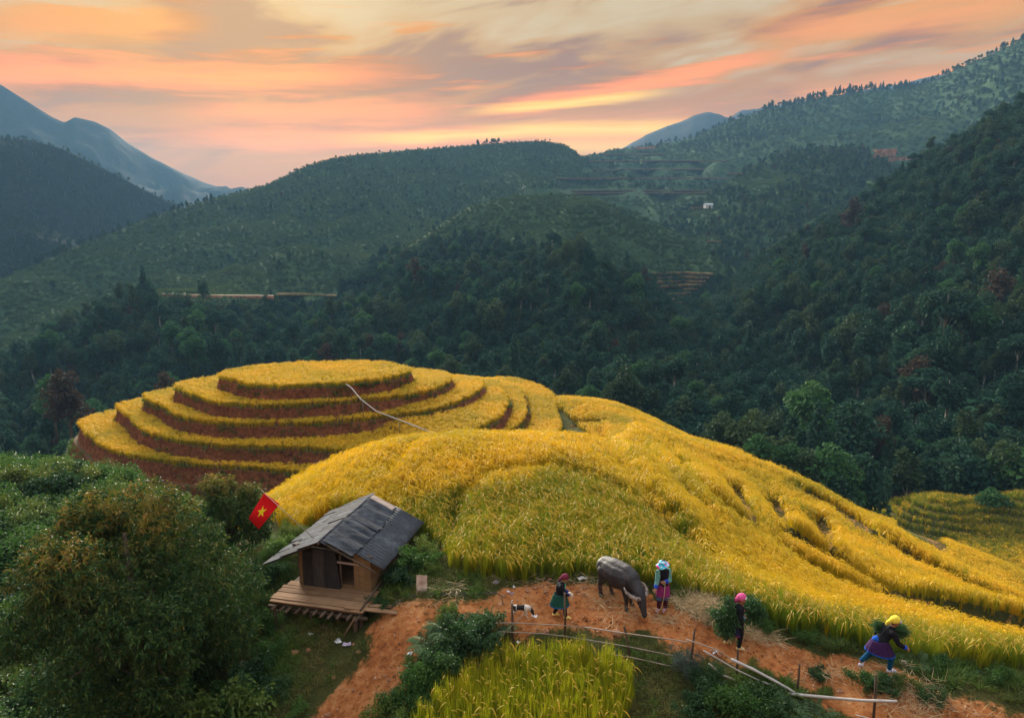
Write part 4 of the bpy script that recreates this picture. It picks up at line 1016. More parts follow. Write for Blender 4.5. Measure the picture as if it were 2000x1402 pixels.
for (a, b, r_, k, w_, lab) in ((130, 765, 150, 8, 58, 'rust brown tree among the forest beyond the mound'), (318, 745, 150, 8, 26, 'small rust brown tree behind the terraced mound'), (1850, 600, 170, 6, 62, 'tall spreading tree with a pale trunk on the forest slope'), (1665, 410, 300, 8, 30, 'brownish tree high on the forest slope'), (1945, 560, 190, 8, 44, 'brown bare looking tree on the forest slope'), (100, 765, 165, 7, 40, 'bright green tree beside the rust brown tree')):
    s_ = w_ * r_ * 1.08 / FPX / 4.6; c_ = pR(a, b, r_); plant_tree(k, (c_[0], c_[1], c_[2] - 6.6 * s_), (s_, s_, s_), rng.uniform(0, 6.28), lab, None, 'lone_tree')
# wild banana plants in the gully
M_BANANA = fol('banana_leaf', (0.020, 0.065, 0.036), (0.034, 0.098, 0.048), (0.06, 0.14, 0.07), patch=.2)
def banana(seed):
    r = np.random.default_rng(seed); V, Q = [], []
    for i in range(11):
        a_ = r.uniform(0, 6.28); L = r.uniform(2.0, 3.0); up_ = r.uniform(.5, 1.1); o = len(V); sd2 = np.array([-math.sin(a_), math.cos(a_), 0])
        for s2 in range(6):
            t = s2 / 5; p = np.array([math.cos(a_) * L * t, math.sin(a_) * L * t, 1.4 + L * (up_ * t - .95 * up_ * t * t)]); wd = .30 * math.sin(PI * min(1, .1 + .9 * t)) + .03; V += [p - sd2 * wd - [0, 0, .1], p, p + sd2 * wd - [0, 0, .1]]
        for s2 in range(5): Q += [(o + 3 * s2, o + 3 * s2 + 1, o + 3 * s2 + 4, o + 3 * s2 + 3), (o + 3 * s2 + 1, o + 3 * s2 + 2, o + 3 * s2 + 5, o + 3 * s2 + 4)]
    return mesh_np('frond', V, Q, mats=[M_BANANA])
BAN = [banana(i) for i in range(3)]; BST = tube_mesh('stem', [([(0, 0, -3), (0, 0, 1.6)], [.16, .10])], M_F_OLIVE, 6)
for (cx2, cy2, n, lab) in ((1715, 782, 16, 'wild banana plant in the clump on the dark slope'), (1895, 805, 14, 'wild banana plant in the clump low on the dark slope')):
    for i in range(n):
        a, b = cx2 + rng.normal(0, 28), cy2 + rng.normal(0, 18); r0 = (surf_r(a, b) or 160) - 7; c_ = pR(a, b, r0); s_ = rng.uniform(.8, 1.2)
        e = empty('banana_plant', c_ - [0, 0, 1.4], (0, 0, rng.uniform(0, 6)), label=lab, cat='banana plant', group=lab); e.scale = (s_, s_, s_); put('frond', BAN[i % 3], parent=e); put('stem', BST, parent=e)

# ------------------------------------------------------------------ foreground trees, shrubs, ferns and grass
def leafy_tree_mats(prefix, a, b, c, young):
    m = bpy.data.materials.new(prefix); m.use_nodes = True
    t = NT(m.node_tree); bs = m.node_tree.nodes['Principled BSDF']; out = m.node_tree.nodes['Material Output']
    isl = X(t, t.node('ShaderNodeNewGeometry').outputs['Random Per Island'])
    base_c = t.ramp(isl * 0.7 + t.noise(pos(t), 1.2, 3) * 0.4 - 0.05, [(0.1, a), (0.5, b), (0.9, c)])
    yng = t.ramp(isl, [(0.0, young[0]), (0.5, young[1]), (1.0, young[2])])
    col = t.mix(attr(t, 'young'), base_c, yng)
    t.put(bs.inputs['Base Color'], col); bs.inputs['Roughness'].default_value = 0.6; bs.inputs['Specular IOR Level'].default_value = 0.2
    tr = t.node('ShaderNodeBsdfTranslucent'); t.put(tr.inputs[0], col)
    mx = t.node('ShaderNodeMixShader'); mx.inputs[0].default_value = 0.25
    t.l.new(bs.outputs[0], mx.inputs[1]); t.l.new(tr.outputs[0], mx.inputs[2]); t.l.new(mx.outputs[0], out.inputs[0])
    return m
M_BIG = leafy_tree_mats('orchard_leaf', (0.010, 0.036, 0.013), (0.026, 0.074, 0.019), (0.066, 0.132, 0.026), [(0.22, 0.27, 0.03), (0.46, 0.23, 0.06), (0.38, 0.31, 0.045)])

def spray_crown(name, lobes, nspray, nleaf, L, Wd, rng, m, young_p, lo, hi):
    P, N = lobes_points(lobes, nspray, rng, 0.22, 0.35)
    ax = unit(N + [0, 0, 0.35] + rand_dir(nspray, rng) * 0.35)
    yo = np.clip((P[:, 2] - lo) / (hi - lo), 0, 1) ** 1.3 * (0.5 + 1.0 * fbm(P[:, 0] * 1.1 + 5, P[:, 1] * 1.1 + P[:, 2], 3, 2)) * 1.0
    yo = np.clip(yo, 0, 1) * (rng.uniform(0, 1, nspray) < young_p)
    idx = np.repeat(np.arange(nspray), nleaf); n = len(idx)
    D = unit(ax[idx] * rng.uniform(0.1, 0.7, (n, 1)) + rand_dir(n, rng) * 0.9 + [0, 0, -0.12])
    B = P[idx] + ax[idx] * rng.uniform(-0.12, 0.12, (n, 1)) + D * 0.02
    V, Q = leaf_quads(B, D, L * rng.uniform(0.7, 1.2, n), Wd * rng.uniform(0.8, 1.2, n), rng, 0.32)
    me = mesh_np(name, V, Q, mats=[m])
    a = me.attributes.new('young', 'FLOAT', 'POINT'); a.data.foreach_set('value', np.repeat(np.clip(yo[idx] + rng.normal(0, 0.08, n), 0, 1), 4).astype(np.float32))
    return me
def big_tree(name, base, top, rx, ry, seed, nspray, label, young_p=0.6, nleaf=10, L=0.14, nl=66):
    r = np.random.default_rng(seed); h = top - base[2]; lobes = []
    for i in range(nl):
        d = rand_dir(1, r)[0]; q = r.uniform(0.66, 0.84)
        c = np.array([d[0] * rx * q, d[1] * ry * q, h * 0.50 + d[2] * h * 0.50 * q]); k_ = r.uniform(0.75, 1.25); lobes.append((*c, rx * 0.225 * k_, h * 0.085 * k_))
    lobes.append((0, 0, h * 0.5, rx * 0.5, h * 0.28))
    e = empty(name, base, label=label, cat='tree')
    put('crown', spray_crown('crown', lobes, nspray, nleaf, L, L * 0.30, r, M_BIG, young_p, h * 0.58, h * 0.98), parent=e)
    runs = [([(0, 0, -0.6), (0.05, 0, h * 0.2), (0, 0.05, h * 0.5), (0, 0, h * 0.8)], [h * .03, h * .024, h * .016, h * .006])]
    for l in lobes[:20]: runs.append(([(0, 0, h * r.uniform(.15, .4)), (l[0] * .5, l[1] * .5, h * .25 + l[2] * .4), (l[0], l[1], l[2])], [h * .010, h * .007, h * .003]))
    put('trunk', tube_mesh('trunk', runs, M_BARK, 7), parent=e)
    return e
big_tree('fruit_tree', (-9.6, 15.9, -12.9), -5.75, 2.95, 2.7, 3, 8600, 'large dense fruit tree with bronze young leaves beside the hut')
big_tree('fruit_tree', (-9.9, 22.5, -11.6), -7.9, 1.5, 1.3, 4, 1300, 'smaller bronze tipped tree just behind the large fruit tree', 0.75, 10, 0.15, 26)
big_tree('fruit_tree', (-11.2, 21.0, -12.4), -7.7, 1.5, 1.4, 5, 1300, 'pale topped small tree between the large fruit tree and the mound', 0.7, 10, 0.15, 26)

def bush_mat(name, a, b, c, **kw): return leaf_mat(name, [(0.0, a), (0.5, b), (1.0, c)], **{**dict(trans=0.3, patch=0.45, patch_scale=0.5, rough=0.5), **kw})
M_BUSH_G = bush_mat('shrub_leaf', (0.020, 0.064, 0.014), (0.052, 0.125, 0.022), (0.125, 0.21, 0.038))
M_BUSH_D = bush_mat('shrub_leaf_dark', (0.013, 0.042, 0.016), (0.032, 0.082, 0.026), (0.072, 0.14, 0.040))
M_BUSH_Y = bush_mat('shrub_leaf_light', (0.050, 0.095, 0.018), (0.095, 0.150, 0.026), (0.19, 0.21, 0.04))
M_BUSH_B = bush_mat('shrub_leaf_blue', (0.055, 0.085, 0.068), (0.085, 0.12, 0.098), (0.13, 0.165, 0.14))
M_FERN = bush_mat('fern_leaf', (0.055, 0.12, 0.050), (0.11, 0.185, 0.080), (0.21, 0.25, 0.13))
M_STEM = mat('green_stem', rough=0.8, build=two_tone((0.07, 0.06, 0.03), (0.12, 0.10, 0.05), 8.0))
M_GRASS = leaf_mat('turf_blade', [(0.0, (0.050, 0.090, 0.014)), (0.4, (0.105, 0.135, 0.024)), (0.75, (0.20, 0.17, 0.05)), (1.0, (0.30, 0.22, 0.10))], trans=0.3, patch=0.6, patch_scale=0.6)
M_GRASS_G = leaf_mat('weed_blade', [(0.0, (0.040, 0.095, 0.014)), (0.5, (0.090, 0.165, 0.024)), (1.0, (0.20, 0.23, 0.05))], trans=0.35, patch=0.4, patch_scale=0.6)

def bush_meshes(seed, m, n, L, Wd, nl=20, h=1.0, wide=0.62):
    r = np.random.default_rng(seed)
    lobes = [(r.normal(0, wide * .55), r.normal(0, wide * .55), h * r.uniform(.22, .8), wide * r.uniform(.14, .36), h * r.uniform(.10, .24)) for _ in range(nl)]
    f = crown_mesh('foliage', lobes, n, L, Wd, r, m, 0.35, 1.1, 0.55, wide * .13)
    runs = [([(0, 0, -0.3), (l[0] * .4, l[1] * .4, l[2] * .5), (l[0], l[1], l[2] + h * .1)], [.018, .012, .005]) for l in lobes[:7]]
    return f, tube_mesh('stem', runs, M_STEM, 4)
BUSH = {'green': [bush_meshes(1, M_BUSH_G, 2600, .10, .055), bush_meshes(2, M_BUSH_G, 2600, .09, .05), bush_meshes(3, M_BUSH_G, 2200, .13, .07)],
        'dark': [bush_meshes(4, M_BUSH_D, 2600, .11, .06), bush_meshes(5, M_BUSH_D, 2600, .10, .06)],
        'light': [bush_meshes(6, M_BUSH_Y, 2400, .11, .05), bush_meshes(7, M_BUSH_Y, 2400, .10, .04)],
        'blue': [bush_meshes(8, M_BUSH_B, 1500, .07, .018, 12, 1.0, .34)]}
def fern_meshes(seed, nf=13, L=0.9):
    r = np.random.default_rng(seed); B, D, LL, runs = [], [], [], []
    for i in range(nf):
        a = r.uniform(0, 2 * PI); l = L * r.uniform(.7, 1.1); up = r.uniform(.55, 1.0); pts = []
        for s in range(13):
            t = s / 12; p = np.array([math.cos(a) * l * t * .85, math.sin(a) * l * t * .85, l * (up * t - .75 * up * t * t * t)]); pts.append(p)
            if s > 1:
                side = np.array([-math.sin(a), math.cos(a), 0]); fw = np.array([math.cos(a), math.sin(a), 0.1])
                for sg in (-1, 1):
                    for q in (0, .5):
                        B.append(p + fw * q * l / 12); D.append(unit(side * sg + fw * .45 + [0, 0, -.15])); LL.append(l * .26 * math.sin(PI * min(1, .18 + t * .8)) + .02)
        runs.append((pts[::3], [.006, .005, .004, .003, .002]))
    V, Q = leaf_quads(np.array(B), np.array(D), np.array(LL), np.array(LL) * .24, r, .2)
    return mesh_np('frond', V, Q, mats=[M_FERN]), tube_mesh('stem', runs, M_STEM, 4)
FERN = [fern_meshes(31), fern_meshes(32, 10)]
def plant(name, meshes, loc, scl, rz, label, cat, group=None, parts=('foliage', 'stem')):
    e = empty(name, loc, (0, 0, rz), label=label, cat=cat, group=group); e.scale = (scl, scl, scl) if not hasattr(scl, '__len__') else scl
    for nm, me in zip(parts, meshes): put(nm, me, parent=e)
    return e
def gloc(x, y, dz=0.0): return (float(x), float(y), float(ground(x, y)) + dz)

# overgrown bank on the west side
rng = np.random.default_rng(41)
BANK = np.array([(-6.4, 13.2), (-7.4, 17.3), (-8.9, 20.5), (-11.0, 24), (-12.6, 27), (-14.6, 31), (-19, 36), (-24, 40), (-33, 47), (-45, 52), (-46, 40), (-36, 30), (-24, 18), (-16, 11)])
x, y = jitter_grid(-46, -5, 10, 56, 1.45, rng, 0.5)
k = in_poly(x, y, BANK); x, y = x[k], y[k]
P = np.stack([x, y, ground(x, y)], -1); k = in_view(P + [0, 0, 0.8], 60, 110); P = P[k]
d = np.hypot(P[:, 0] + 9.2, (P[:, 1] - 15.9)); P = P[(d > 2.0) | (rng.uniform(0, 1, len(P)) < 0.3)]
for p in P:
    kd = rng.choice(['green', 'dark', 'light'], p=[.5, .27, .23]); ms = BUSH[kd][rng.integers(len(BUSH[kd]))]
    far = p[1] > 27
    s = rng.uniform(1.25, 2.0) * (1.0 if far else 0.85)
    zone = 'on the overgrown bank below the terraced mound' if far else ('on the bank beside the large fruit tree' if p[0] > -13 else 'on the bank outside the large fruit tree')
    plant('bank_shrub', ms, (p[0], p[1], p[2] - 0.15), (s * 1.05, s * 1.05, s * rng.uniform(.75, 1.05)), rng.uniform(0, 6.28), '%s leafy shrub %s' % ({'green': 'mid green', 'dark': 'dark green', 'light': 'light yellow green'}[kd], zone), 'shrub', '%s shrubs %s' % (kd, zone))

# single shrubs, ferns and weeds round the yard: photograph pixel of the foot, height, kind, label
SINGLES = [
    (848, 1268, .95, 'fern', 'pale green fern nearest the track above the small rice plot'), (884, 1246, 1.0, 'fern', 'tall pale fern in the thicket above the small rice plot'),
    (930, 1232, .8, 'fern', 'fern with yellowing fronds beside the first fence post'), (965, 1232, .75, 'fern', 'small fern touching the first fence post'),
    (905, 1268, .95, 'dark', 'dark shrub in the middle of the thicket by the rice plot'), (870, 1300, .85, 'dark', 'dark shrub between the track and the rice plot edge'),
    (940, 1262, .95, 'dark', 'dark shrub at the upper corner of the small rice plot'), (845, 1330, .85, 'green', 'green shrub halfway along the side of the small rice plot'),
    (880, 1212, .6, 'light', 'light green weed on the bank above the thicket'), (815, 1352, .75, 'green', 'green shrub low on the side of the small rice plot'),
    (780, 1385, .75, 'green', 'green shrub near the lower corner of the small rice plot'), (755, 1412, .8, 'light', 'light green shrub at the bottom beside the red track'), (826, 1390, .6, 'green', 'small leafy weed between track and plot at the bottom'),
    (1330, 1316, 1.0, 'blue', 'wispy grey blue shrub with thin stems beside the fence'), (1352, 1322, .8, 'blue', 'second grey blue shrub with thin stems beside the fence'),
    (1385, 1345, .7, 'dark', 'dark shrub below the wispy blue shrub'), (1410, 1378, .6, 'green', 'green shrub in the thicket under the bamboo rails'), (1450, 1345, .45, 'light', 'light green shrub beside the white bamboo rail'),
    (1465, 1385, .6, 'green', 'broad green shrub in the middle of the lower thicket'), (1505, 1372, .45, 'green', 'leafy shrub under the slanting bamboo pole'), (1500, 1400, .8, 'dark', 'dark shrub at the bottom of the lower thicket'),
    (1545, 1396, .6, 'fern', 'feathery fern under the joint of the bamboo poles'), (1585, 1398, .7, 'fern', 'second feathery fern below the bamboo joint'), (1430, 1405, .8, 'green', 'green shrub at the bottom edge of the thicket'), (1360, 1400, .6, 'dark', 'small dark shrub at the bottom left of the thicket'),
    (1480, 1330, .5, 'light', 'small yellow green weed by the bamboo pole'),
    (1690, 1348, .55, 'green', 'leafy weed below the feet of the running woman'), (1728, 1352, .5, 'dark', 'dark weed in front of the thin fence stake'), (1760, 1340, .42, 'light', 'light weed on the path edge past the thin stake'), (1820, 1372, .5, 'dark', 'dark weed low on the path bank at the end of the bamboo'),
    (1600, 1322, .38, 'dark', 'low dark tuft on the path before the running woman'), (1610, 1362, .35, 'light', 'low yellow weed between the bamboo poles'),
    (1580, 1258, .45, 'green', 'low weed between path and rice, mid slope'), (1640, 1272, .45, 'light', 'low light weed at the foot of the rice behind the running woman'), (1500, 1232, .45, 'green', 'low weed at the foot of the rice past the straw'),
    (1790, 1300, .6, 'fern', 'long leaved weed in front of the running woman'), (1830, 1306, .5, 'green', 'leafy weed on the bank ahead of the running woman'), (1880, 1312, .5, 'fern', 'fern on the bank far ahead of the running woman'), (1940, 1330, .5, 'green', 'green weed by the path at the edge of the rice'),
    (1620, 1258, .4, 'fern', 'small fern at the foot of the rice behind the running woman'), (1330, 1160, .4, 'light', 'light green weed behind the woman in the hat'),
    (805, 1110, .8, 'green', 'green shrub under the eave of the hut'), (830, 1085, .75, 'light', 'light green shrub between hut and rice'), (778, 1140, .7, 'dark', 'dark shrub in the shade beside the hut wall'), (840, 1120, .5, 'light', 'low light shrub on the grassy slope above the white board'),
    (735, 1190, .5, 'dark', 'dark weed under the corner of the hut porch'), (640, 1215, .45, 'green', 'weed growing under the hut porch'), (600, 1222, .5, 'light', 'yellow green weed under the hut porch'), (565, 1200, .55, 'light', 'light weed beside the outer porch stilt'),
    (520, 1195, .8, 'light', 'yellow green shrub at the outer corner of the porch'), (512, 1240, .9, 'green', 'shrub between the fruit tree and the porch stilts'), (530, 1290, .7, 'green', 'leafy shrub below the porch on the grassy slope'), (500, 1340, .9, 'dark', 'dark shrub at the foot of the fruit tree crown'), (545, 1360, .6, 'dark', 'dark low shrub on the slope below the hut'), (470, 1400, .9, 'green', 'green shrub in the bottom corner below the fruit tree'), (590, 1395, .5, 'green', 'low green weed beside the lower track'),
    (540, 1090, .9, 'green', 'green shrub behind the low eave of the hut'), (575, 1060, .8, 'light', 'light shrub between the hut roof and the rice'), (525, 1140, .8, 'dark', 'dark shrub between the fruit tree and the hut wall'),
]
for (px_, py_, h, kd, lab) in SINGLES:
    p = hit(px_, py_); rz = rng.uniform(0, 6.28)
    if kd == 'fern': plant('fern', FERN[rng.integers(2)], p - [0, 0, .05], h * 1.05, rz, lab, 'fern', parts=('frond', 'stem'))
    else: plant('shrub', BUSH[kd][rng.integers(len(BUSH[kd]))], p - [0, 0, .1], (h * .92, h * .92, h * .95), rz, lab, 'shrub')

# turf
def tuft_protos(name, m, n, h, nb, sp, wd, seed):
    return proto_col(name, [mesh_np(name, *blade_set(nb, h, sp, wd, 1.0, np.random.default_rng(seed + i), 2, .08), mats=[m]) for i in range(n)])
COL_TURF = tuft_protos('turf', M_GRASS, 4, .17, 16, .15, .014, 60)
COL_WEED = tuft_protos('weed', M_GRASS_G, 4, .28, 16, .22, .020, 70)
x, y = jitter_grid(-12, 15, 10, 24, 0.115, rng, 0.5)
P = np.stack([x, y, ground(x, y)], -1); k = in_view(P, 260, 80); P = P[k]; x, y = P[:, 0], P[:, 1]
dm = bil(dirt, x, y, GX0, GY0, GS) + 0.5 * fbm(x * 1.4, y * 1.4, 12, 3)
k = (dm < 0.20) & ~in_poly(x, y, PLOT) & ~(in_poly(x, y, FIELD) & (seg_dist(x, y, FRONT) > 0.6)) & (fbm(x * .9, y * .9, 19, 3) > -0.33)
P = P[k]; wsel = fbm(P[:, 0] * .8, P[:, 1] * .8, 28, 3) + rng.normal(0, .14, len(P)) > 0.12
scatter('turf', P[~wsel], rng.uniform(.55, 1.25, (~wsel).sum()), COL_TURF, rng, .25, label='short dry and green turf around the yard')
scatter('weeds', P[wsel], rng.uniform(.5, 1.2, wsel.sum()), COL_WEED, rng, .25, label='taller green weeds among the turf around the yard')
# weeds on the strips of the slope and on the mound's cut banks
pts = []
for _ in range(9000):
    i = rng.integers(len(WEED_BAND) - 1); t = rng.uniform(); c = WEED_BAND[i] * (1 - t) + WEED_BAND[i + 1] * t + rng.normal(0, .55, 2); pts.append(c)
pts = np.array(pts); scatter('strip_weeds', np.c_[pts, ground(pts[:, 0], pts[:, 1])], rng.uniform(.8, 1.8, len(pts)), COL_WEED, rng, .2, label='grey green weeds along the bare strip of the rice slope')
pts = []
for k in range(6):
    n = 420 if k < 5 else 4200; th = rng.uniform(PI * .9, 2.05 * PI, n); i = (th / (2 * PI) * NTH).astype(int) % NTH
    f = rng.uniform(0, 1, n) ** (2.6 if k < 5 else 1.0) * (1.0 if k < 5 else 0.7); out = RISE_OUT if k < 5 else 5.0
    r_ = RK[k][i] + out * f ** 1.3 + .03; zn = (ZK[k + 1] if k < 5 else ZK[k] - 7.0)[i]; z = ZK[k][i] + (zn - ZK[k][i]) * f
    q = np.c_[MC[0] + r_ * np.cos(th), MC[1] + r_ * np.sin(th), z]; pts.append(q[fbm(th * 9 + k * 3, f * 2 + k, 4, 3) > (-0.02 if k < 5 else -0.25)])
pts = np.concatenate(pts); pts = pts[in_view(pts)]
scatter('bank_weeds', pts, rng.uniform(.7, 1.9, len(pts)), COL_WEED, rng, .3, label='green weeds growing on the cut banks of the mound')

# loose grit on the trodden earth
def grit_proto(seed):
    bm = bmesh.new(); bmesh.ops.create_icosphere(bm, subdivisions=1, radius=.02); r = np.random.default_rng(seed)
    for v in bm.verts: v.co *= r.uniform(.6, 1.3); v.co.z *= .7
    me = bpy.data.meshes.new('grit'); bm.to_mesh(me); bm.free(); me.materials.append(M_GRIT); return me
M_GRIT = mat('grit', rough=.95, spec=.1, build=lambda t: t.ramp(rnd(t), [(0.0, (0.13, 0.05, 0.022)), (0.5, (0.34, 0.14, 0.06)), (1.0, (0.52, 0.33, 0.22))]))
COL_GRIT = proto_col('grit', [grit_proto(i) for i in range(4)])
x, y = jitter_grid(-8, 14, 11, 20, .09, rng, .5); k = (bil(dirt, x, y, GX0, GY0, GS) > .45) & (rng.uniform(0, 1, x.size) < .40 + 1.2 * fbm(x * 1.3, y * 1.3, 7, 3)); P = np.stack([x, y, ground(x, y) + .004], -1)[k]; P = P[in_view(P, 20, 20)]
scatter('gravel', P, np.clip(rng.lognormal(-.15, .55, len(P)), .25, 3.2), COL_GRIT, rng, .5, label='loose red grit and crumbs of earth on the yard and track')

# ------------------------------------------------------------------ the field hut
def box_mesh(name, x0, x1, y0, y1, z0, z1, m, warp=0.0, seed=0, nx=1):
    """A sawn board or beam: box with slightly uneven ends and edges."""
    r = np.random.default_rng(seed); V, Q = [], []
    for i in range(nx + 1):
        t = i / nx; x = x0 + (x1 - x0) * t
        for (y, z) in ((y0, z0), (y1, z0), (y1, z1), (y0, z1)): V.append((x + r.uniform(-1, 1) * warp, y + r.uniform(-1, 1) * warp, z + r.uniform(-.5, .5) * warp))
    for i in range(nx):
        a = i * 4; Q += [(a, a + 1, a + 5, a + 4), (a + 1, a + 2, a + 6, a + 5), (a + 2, a + 3, a + 7, a + 6), (a + 3, a, a + 4, a + 7)]
    e = nx * 4; Q += [(3, 2, 1, 0), (e, e + 1, e + 2, e + 3)]
    return mesh_np(name, V, Q, mats=[m])
def wood_mat(name, a, b, c, sx=(14, 1.5, 14), rough=0.85):
    def f(t):
        v = objc(t); x, y, z = t.sep(v); n = t.noise(t.xyz(x * sx[0], y * sx[1], z * sx[2]), 1.6, 6, 0.65); n2 = t.noise(v, 2.2, 4, 0.6)
        return t.ramp(n * 0.6 + n2 * 0.3 + rnd(t) * 0.16, [(0.34, a), (0.52, b), (0.72, c)])
    return mat(name, rough=rough, spec=0.15, build=f, bump=lambda t: (t.noise(objc(t), 18, 5, 0.7), 0.4, 0.01))
M_PORCH = wood_mat('worn_boards', (0.12, 0.065, 0.034), (0.22, 0.125, 0.068), (0.33, 0.20, 0.115), (1.2, 26, 10))
M_WALL = wood_mat('wall_boards', (0.11, 0.065, 0.034), (0.20, 0.125, 0.062), (0.30, 0.20, 0.10), (1.5, 18, 18))
M_DOOR = wood_mat('smoked_boards', (0.018, 0.017, 0.018), (0.040, 0.036, 0.034), (0.085, 0.072, 0.062), (20, 12, 1.2))
M_SHINGLE = wood_mat('weathered_shingle', (0.005, 0.007, 0.011), (0.016, 0.020, 0.030), (0.070, 0.082, 0.105), (1.2, 22, 6))
M_IRON = mat('old_roof_sheet', rough=0.6, spec=0.4, build=lambda t: t.ramp(t.noise(objc(t), 1.6, 6, 0.7) * .7 + t.noise(objc(t), 9, 4, 0.6) * .3, [(0.32, (0.010, 0.012, 0.018)), (0.52, (0.026, 0.032, 0.046)), (0.66, (0.075, 0.088, 0.112)), (0.8, (0.20, 0.21, 0.24))]))
M_PALEWOOD = wood_mat('pale_board', (0.26, 0.18, 0.14), (0.38, 0.29, 0.25), (0.48, 0.40, 0.36), (1.2, 20, 10))
M_POST = wood_mat('post_wood', (0.045, 0.030, 0.022), (0.085, 0.060, 0.042), (0.14, 0.10, 0.07), (12, 12, 1.2))

HA = math.radians(-13.0); HO = np.array([-6.80, 17.70, -10.0])
hut = empty('field_hut', HO, (0, 0, HA), label='small stilted wooden field hut with a dark patched roof and a porch', cat='hut')
def hut_local_ground(u, v):
    x = HO[0] + u * math.cos(HA) - v * math.sin(HA); y = HO[1] + u * math.sin(HA) + v * math.cos(HA); return float(ground(x, y)) - HO[2]
rng = np.random.default_rng(5)
platform = put('platform', box_mesh('platform', 0.02, 2.76, 0.02, 4.0, -0.10, -0.045, M_POST, .01, 1), parent=hut)
# porch boards run along the front, floor boards behind
vv = 0.0
for i in range(9):
    wd = rng.uniform(.115, .14); put('plank', box_mesh('plank', -0.06 + rng.uniform(-.05, .05), 2.80 + rng.uniform(-.04, .05), vv + .006, vv + wd - .006, -.042 + rng.uniform(0, .006), -.008 + rng.uniform(-.004, .012), M_PORCH, .006, i, 6), parent=platform); vv += wd
for i in range(8):
    put('plank', box_mesh('plank', .34, 2.5, vv + .006, vv + .33, -.04, -.004 + rng.uniform(-.006, .006), M_PORCH, .006, 40 + i, 3), parent=platform); vv += .345
for i in range(11):      # round joists whose ends stick out below the porch
    u = .12 + i * .255 + rng.uniform(-.04, .04)
    put('joist', tube_mesh('joist', [([(u, -.16 - rng.uniform(0, .12), -.155), (u + .02, 1.3, -.15)], [.042, .045])], M_POST, 8), parent=hut)
for i, v in enumerate((.10, 1.12, 2.6, 3.9)):
    put('beam', tube_mesh('beam', [([(-.12, v, -.24), (1.4, v, -.245), (2.9, v, -.235)], [.055, .06, .05])], M_POST, 8), parent=hut)
for (u, v, r_, top) in ((.10, .08, .052, -.2), (1.18, .12, .045, -.2), (2.52, .14, .075, -.2), (2.66, .22, .06, -.2), (.32, 1.14, .055, 1.22), (2.5, 1.14, .06, 1.0), (1.62, 1.14, .035, 1.36), (.32, 3.9, .055, 1.2), (2.5, 3.9, .06, 1.0), (2.5, 2.5, .05, .9), (1.3, 3.9, .05, 1.55)):
    gz = hut_local_ground(u, v) - .25; j = rng.uniform(-.03, .03)
    put('post', tube_mesh('post', [([(u + j, v, gz), (u - j * .5, v, (gz + top) / 2), (u, v, top)], [r_ * 1.05, r_, r_ * .92])], M_POST, 9), parent=hut)
# walls
def zr_(u): return 1.6 - .8 * (u - 1.25) / 1.72 if u > 1.25 else 1.6 - .8 * (1.25 - u) / 1.65
wall = put('wall', box_mesh('wall', .36, 2.46, 1.13, 1.17, -.004, .10, M_WALL, .004, 3, 3), parent=hut)
def plank_wall(n, along, fixed, a0, a1, h, m, seed0):
    for i in range(n):
        z0, z1 = i * h / n + .006, (i + 1) * h / n - .004 + .01
        if along == 'v':
            me = box_mesh('plank', a0, a1, -.016, .016, z0, z1, m, .008, seed0 + i, 4)
            o = put('plank', me, parent=wall, loc=(fixed + rng.uniform(-.008, .008), 0, 0), rot=(0, 0, PI / 2)); 
        else:
            put('plank', box_mesh('plank', a0, a1, fixed - .016, fixed + .016, z0, z1, m, .006, seed0 + i, 4), parent=wall)
plank_wall(5, 'v', 2.57, 1.06, 4.02, .93, M_WALL, 60)
plank_wall(5, 'v', .30, 1.1, 3.95, 1.15, M_WALL, 70)
plank_wall(6, 'u', 3.96, .3, 2.56, 1.0, M_WALL, 80)
for i in range(3):       # upright boards closing the front beside the doorway
    u0 = 2.06 + i * .165; lean = .10 - i * .04
    me = box_mesh('plank', u0 + .004, u0 + .158, 1.075, 1.10, .0, zr_(u0 + .1) - .06, M_WALL, .006, 90 + i)
    put('plank', me, parent=wall)
put('plank', box_mesh('plank', .33, .43, 1.07, 1.098, .02, 1.12, M_WALL, .006, 95), parent=wall)
door = put('door', box_mesh('door', .50, 1.56, 1.02, 1.035, .30, .36, M_DOOR, .003, 4), parent=hut, label='leaning door of three smoke blackened boards')
for i, (u0, u1, h) in enumerate(((.47, .79, 1.05), (.795, 1.15, 1.16), (1.155, 1.50, 1.14))):
    sh = .16 if i == 2 else .0
    V = [(u0, 1.0, .0), (u1 + sh, 1.0, .0), (u1 + sh, 1.022, .0), (u0, 1.022, .0), (u0, 1.045, h), (u1, 1.045, h - .03), (u1, 1.066, h - .03), (u0, 1.066, h)]
    put('plank', mesh_np('plank', V, [(0, 1, 5, 4), (1, 2, 6, 5), (2, 3, 7, 6), (3, 0, 4, 7), (4, 5, 6, 7), (3, 2, 1, 0)], mats=[M_DOOR]), parent=door)
put('crossbar', tube_mesh('crossbar', [([(1.3, 1.10, .80), (2.2, 1.10, .775)], [.035, .033])], M_PALEWOOD, 8), parent=hut)
put('tie_beam', tube_mesh('tie_beam', [([(.1, 1.16, 1.16), (2.6, 1.16, 1.02)], [.04, .04])], M_POST, 8), parent=hut)
for v in (.75, 1.6, 2.6, 3.6):
    put('rafter', tube_mesh('rafter', [([(-.36, v, .76), (1.25, v, 1.54)], [.03, .03])], M_POST, 7), parent=hut)
    put('rafter', tube_mesh('rafter', [([(1.25, v, 1.54), (2.9, v, .78)], [.03, .03])], M_POST, 7), parent=hut)
put('ridge_pole', tube_mesh('ridge_pole', [([(1.25, .55, 1.56), (1.22, 4.2, 1.56)], [.035, .035])], M_POST, 8), parent=hut)
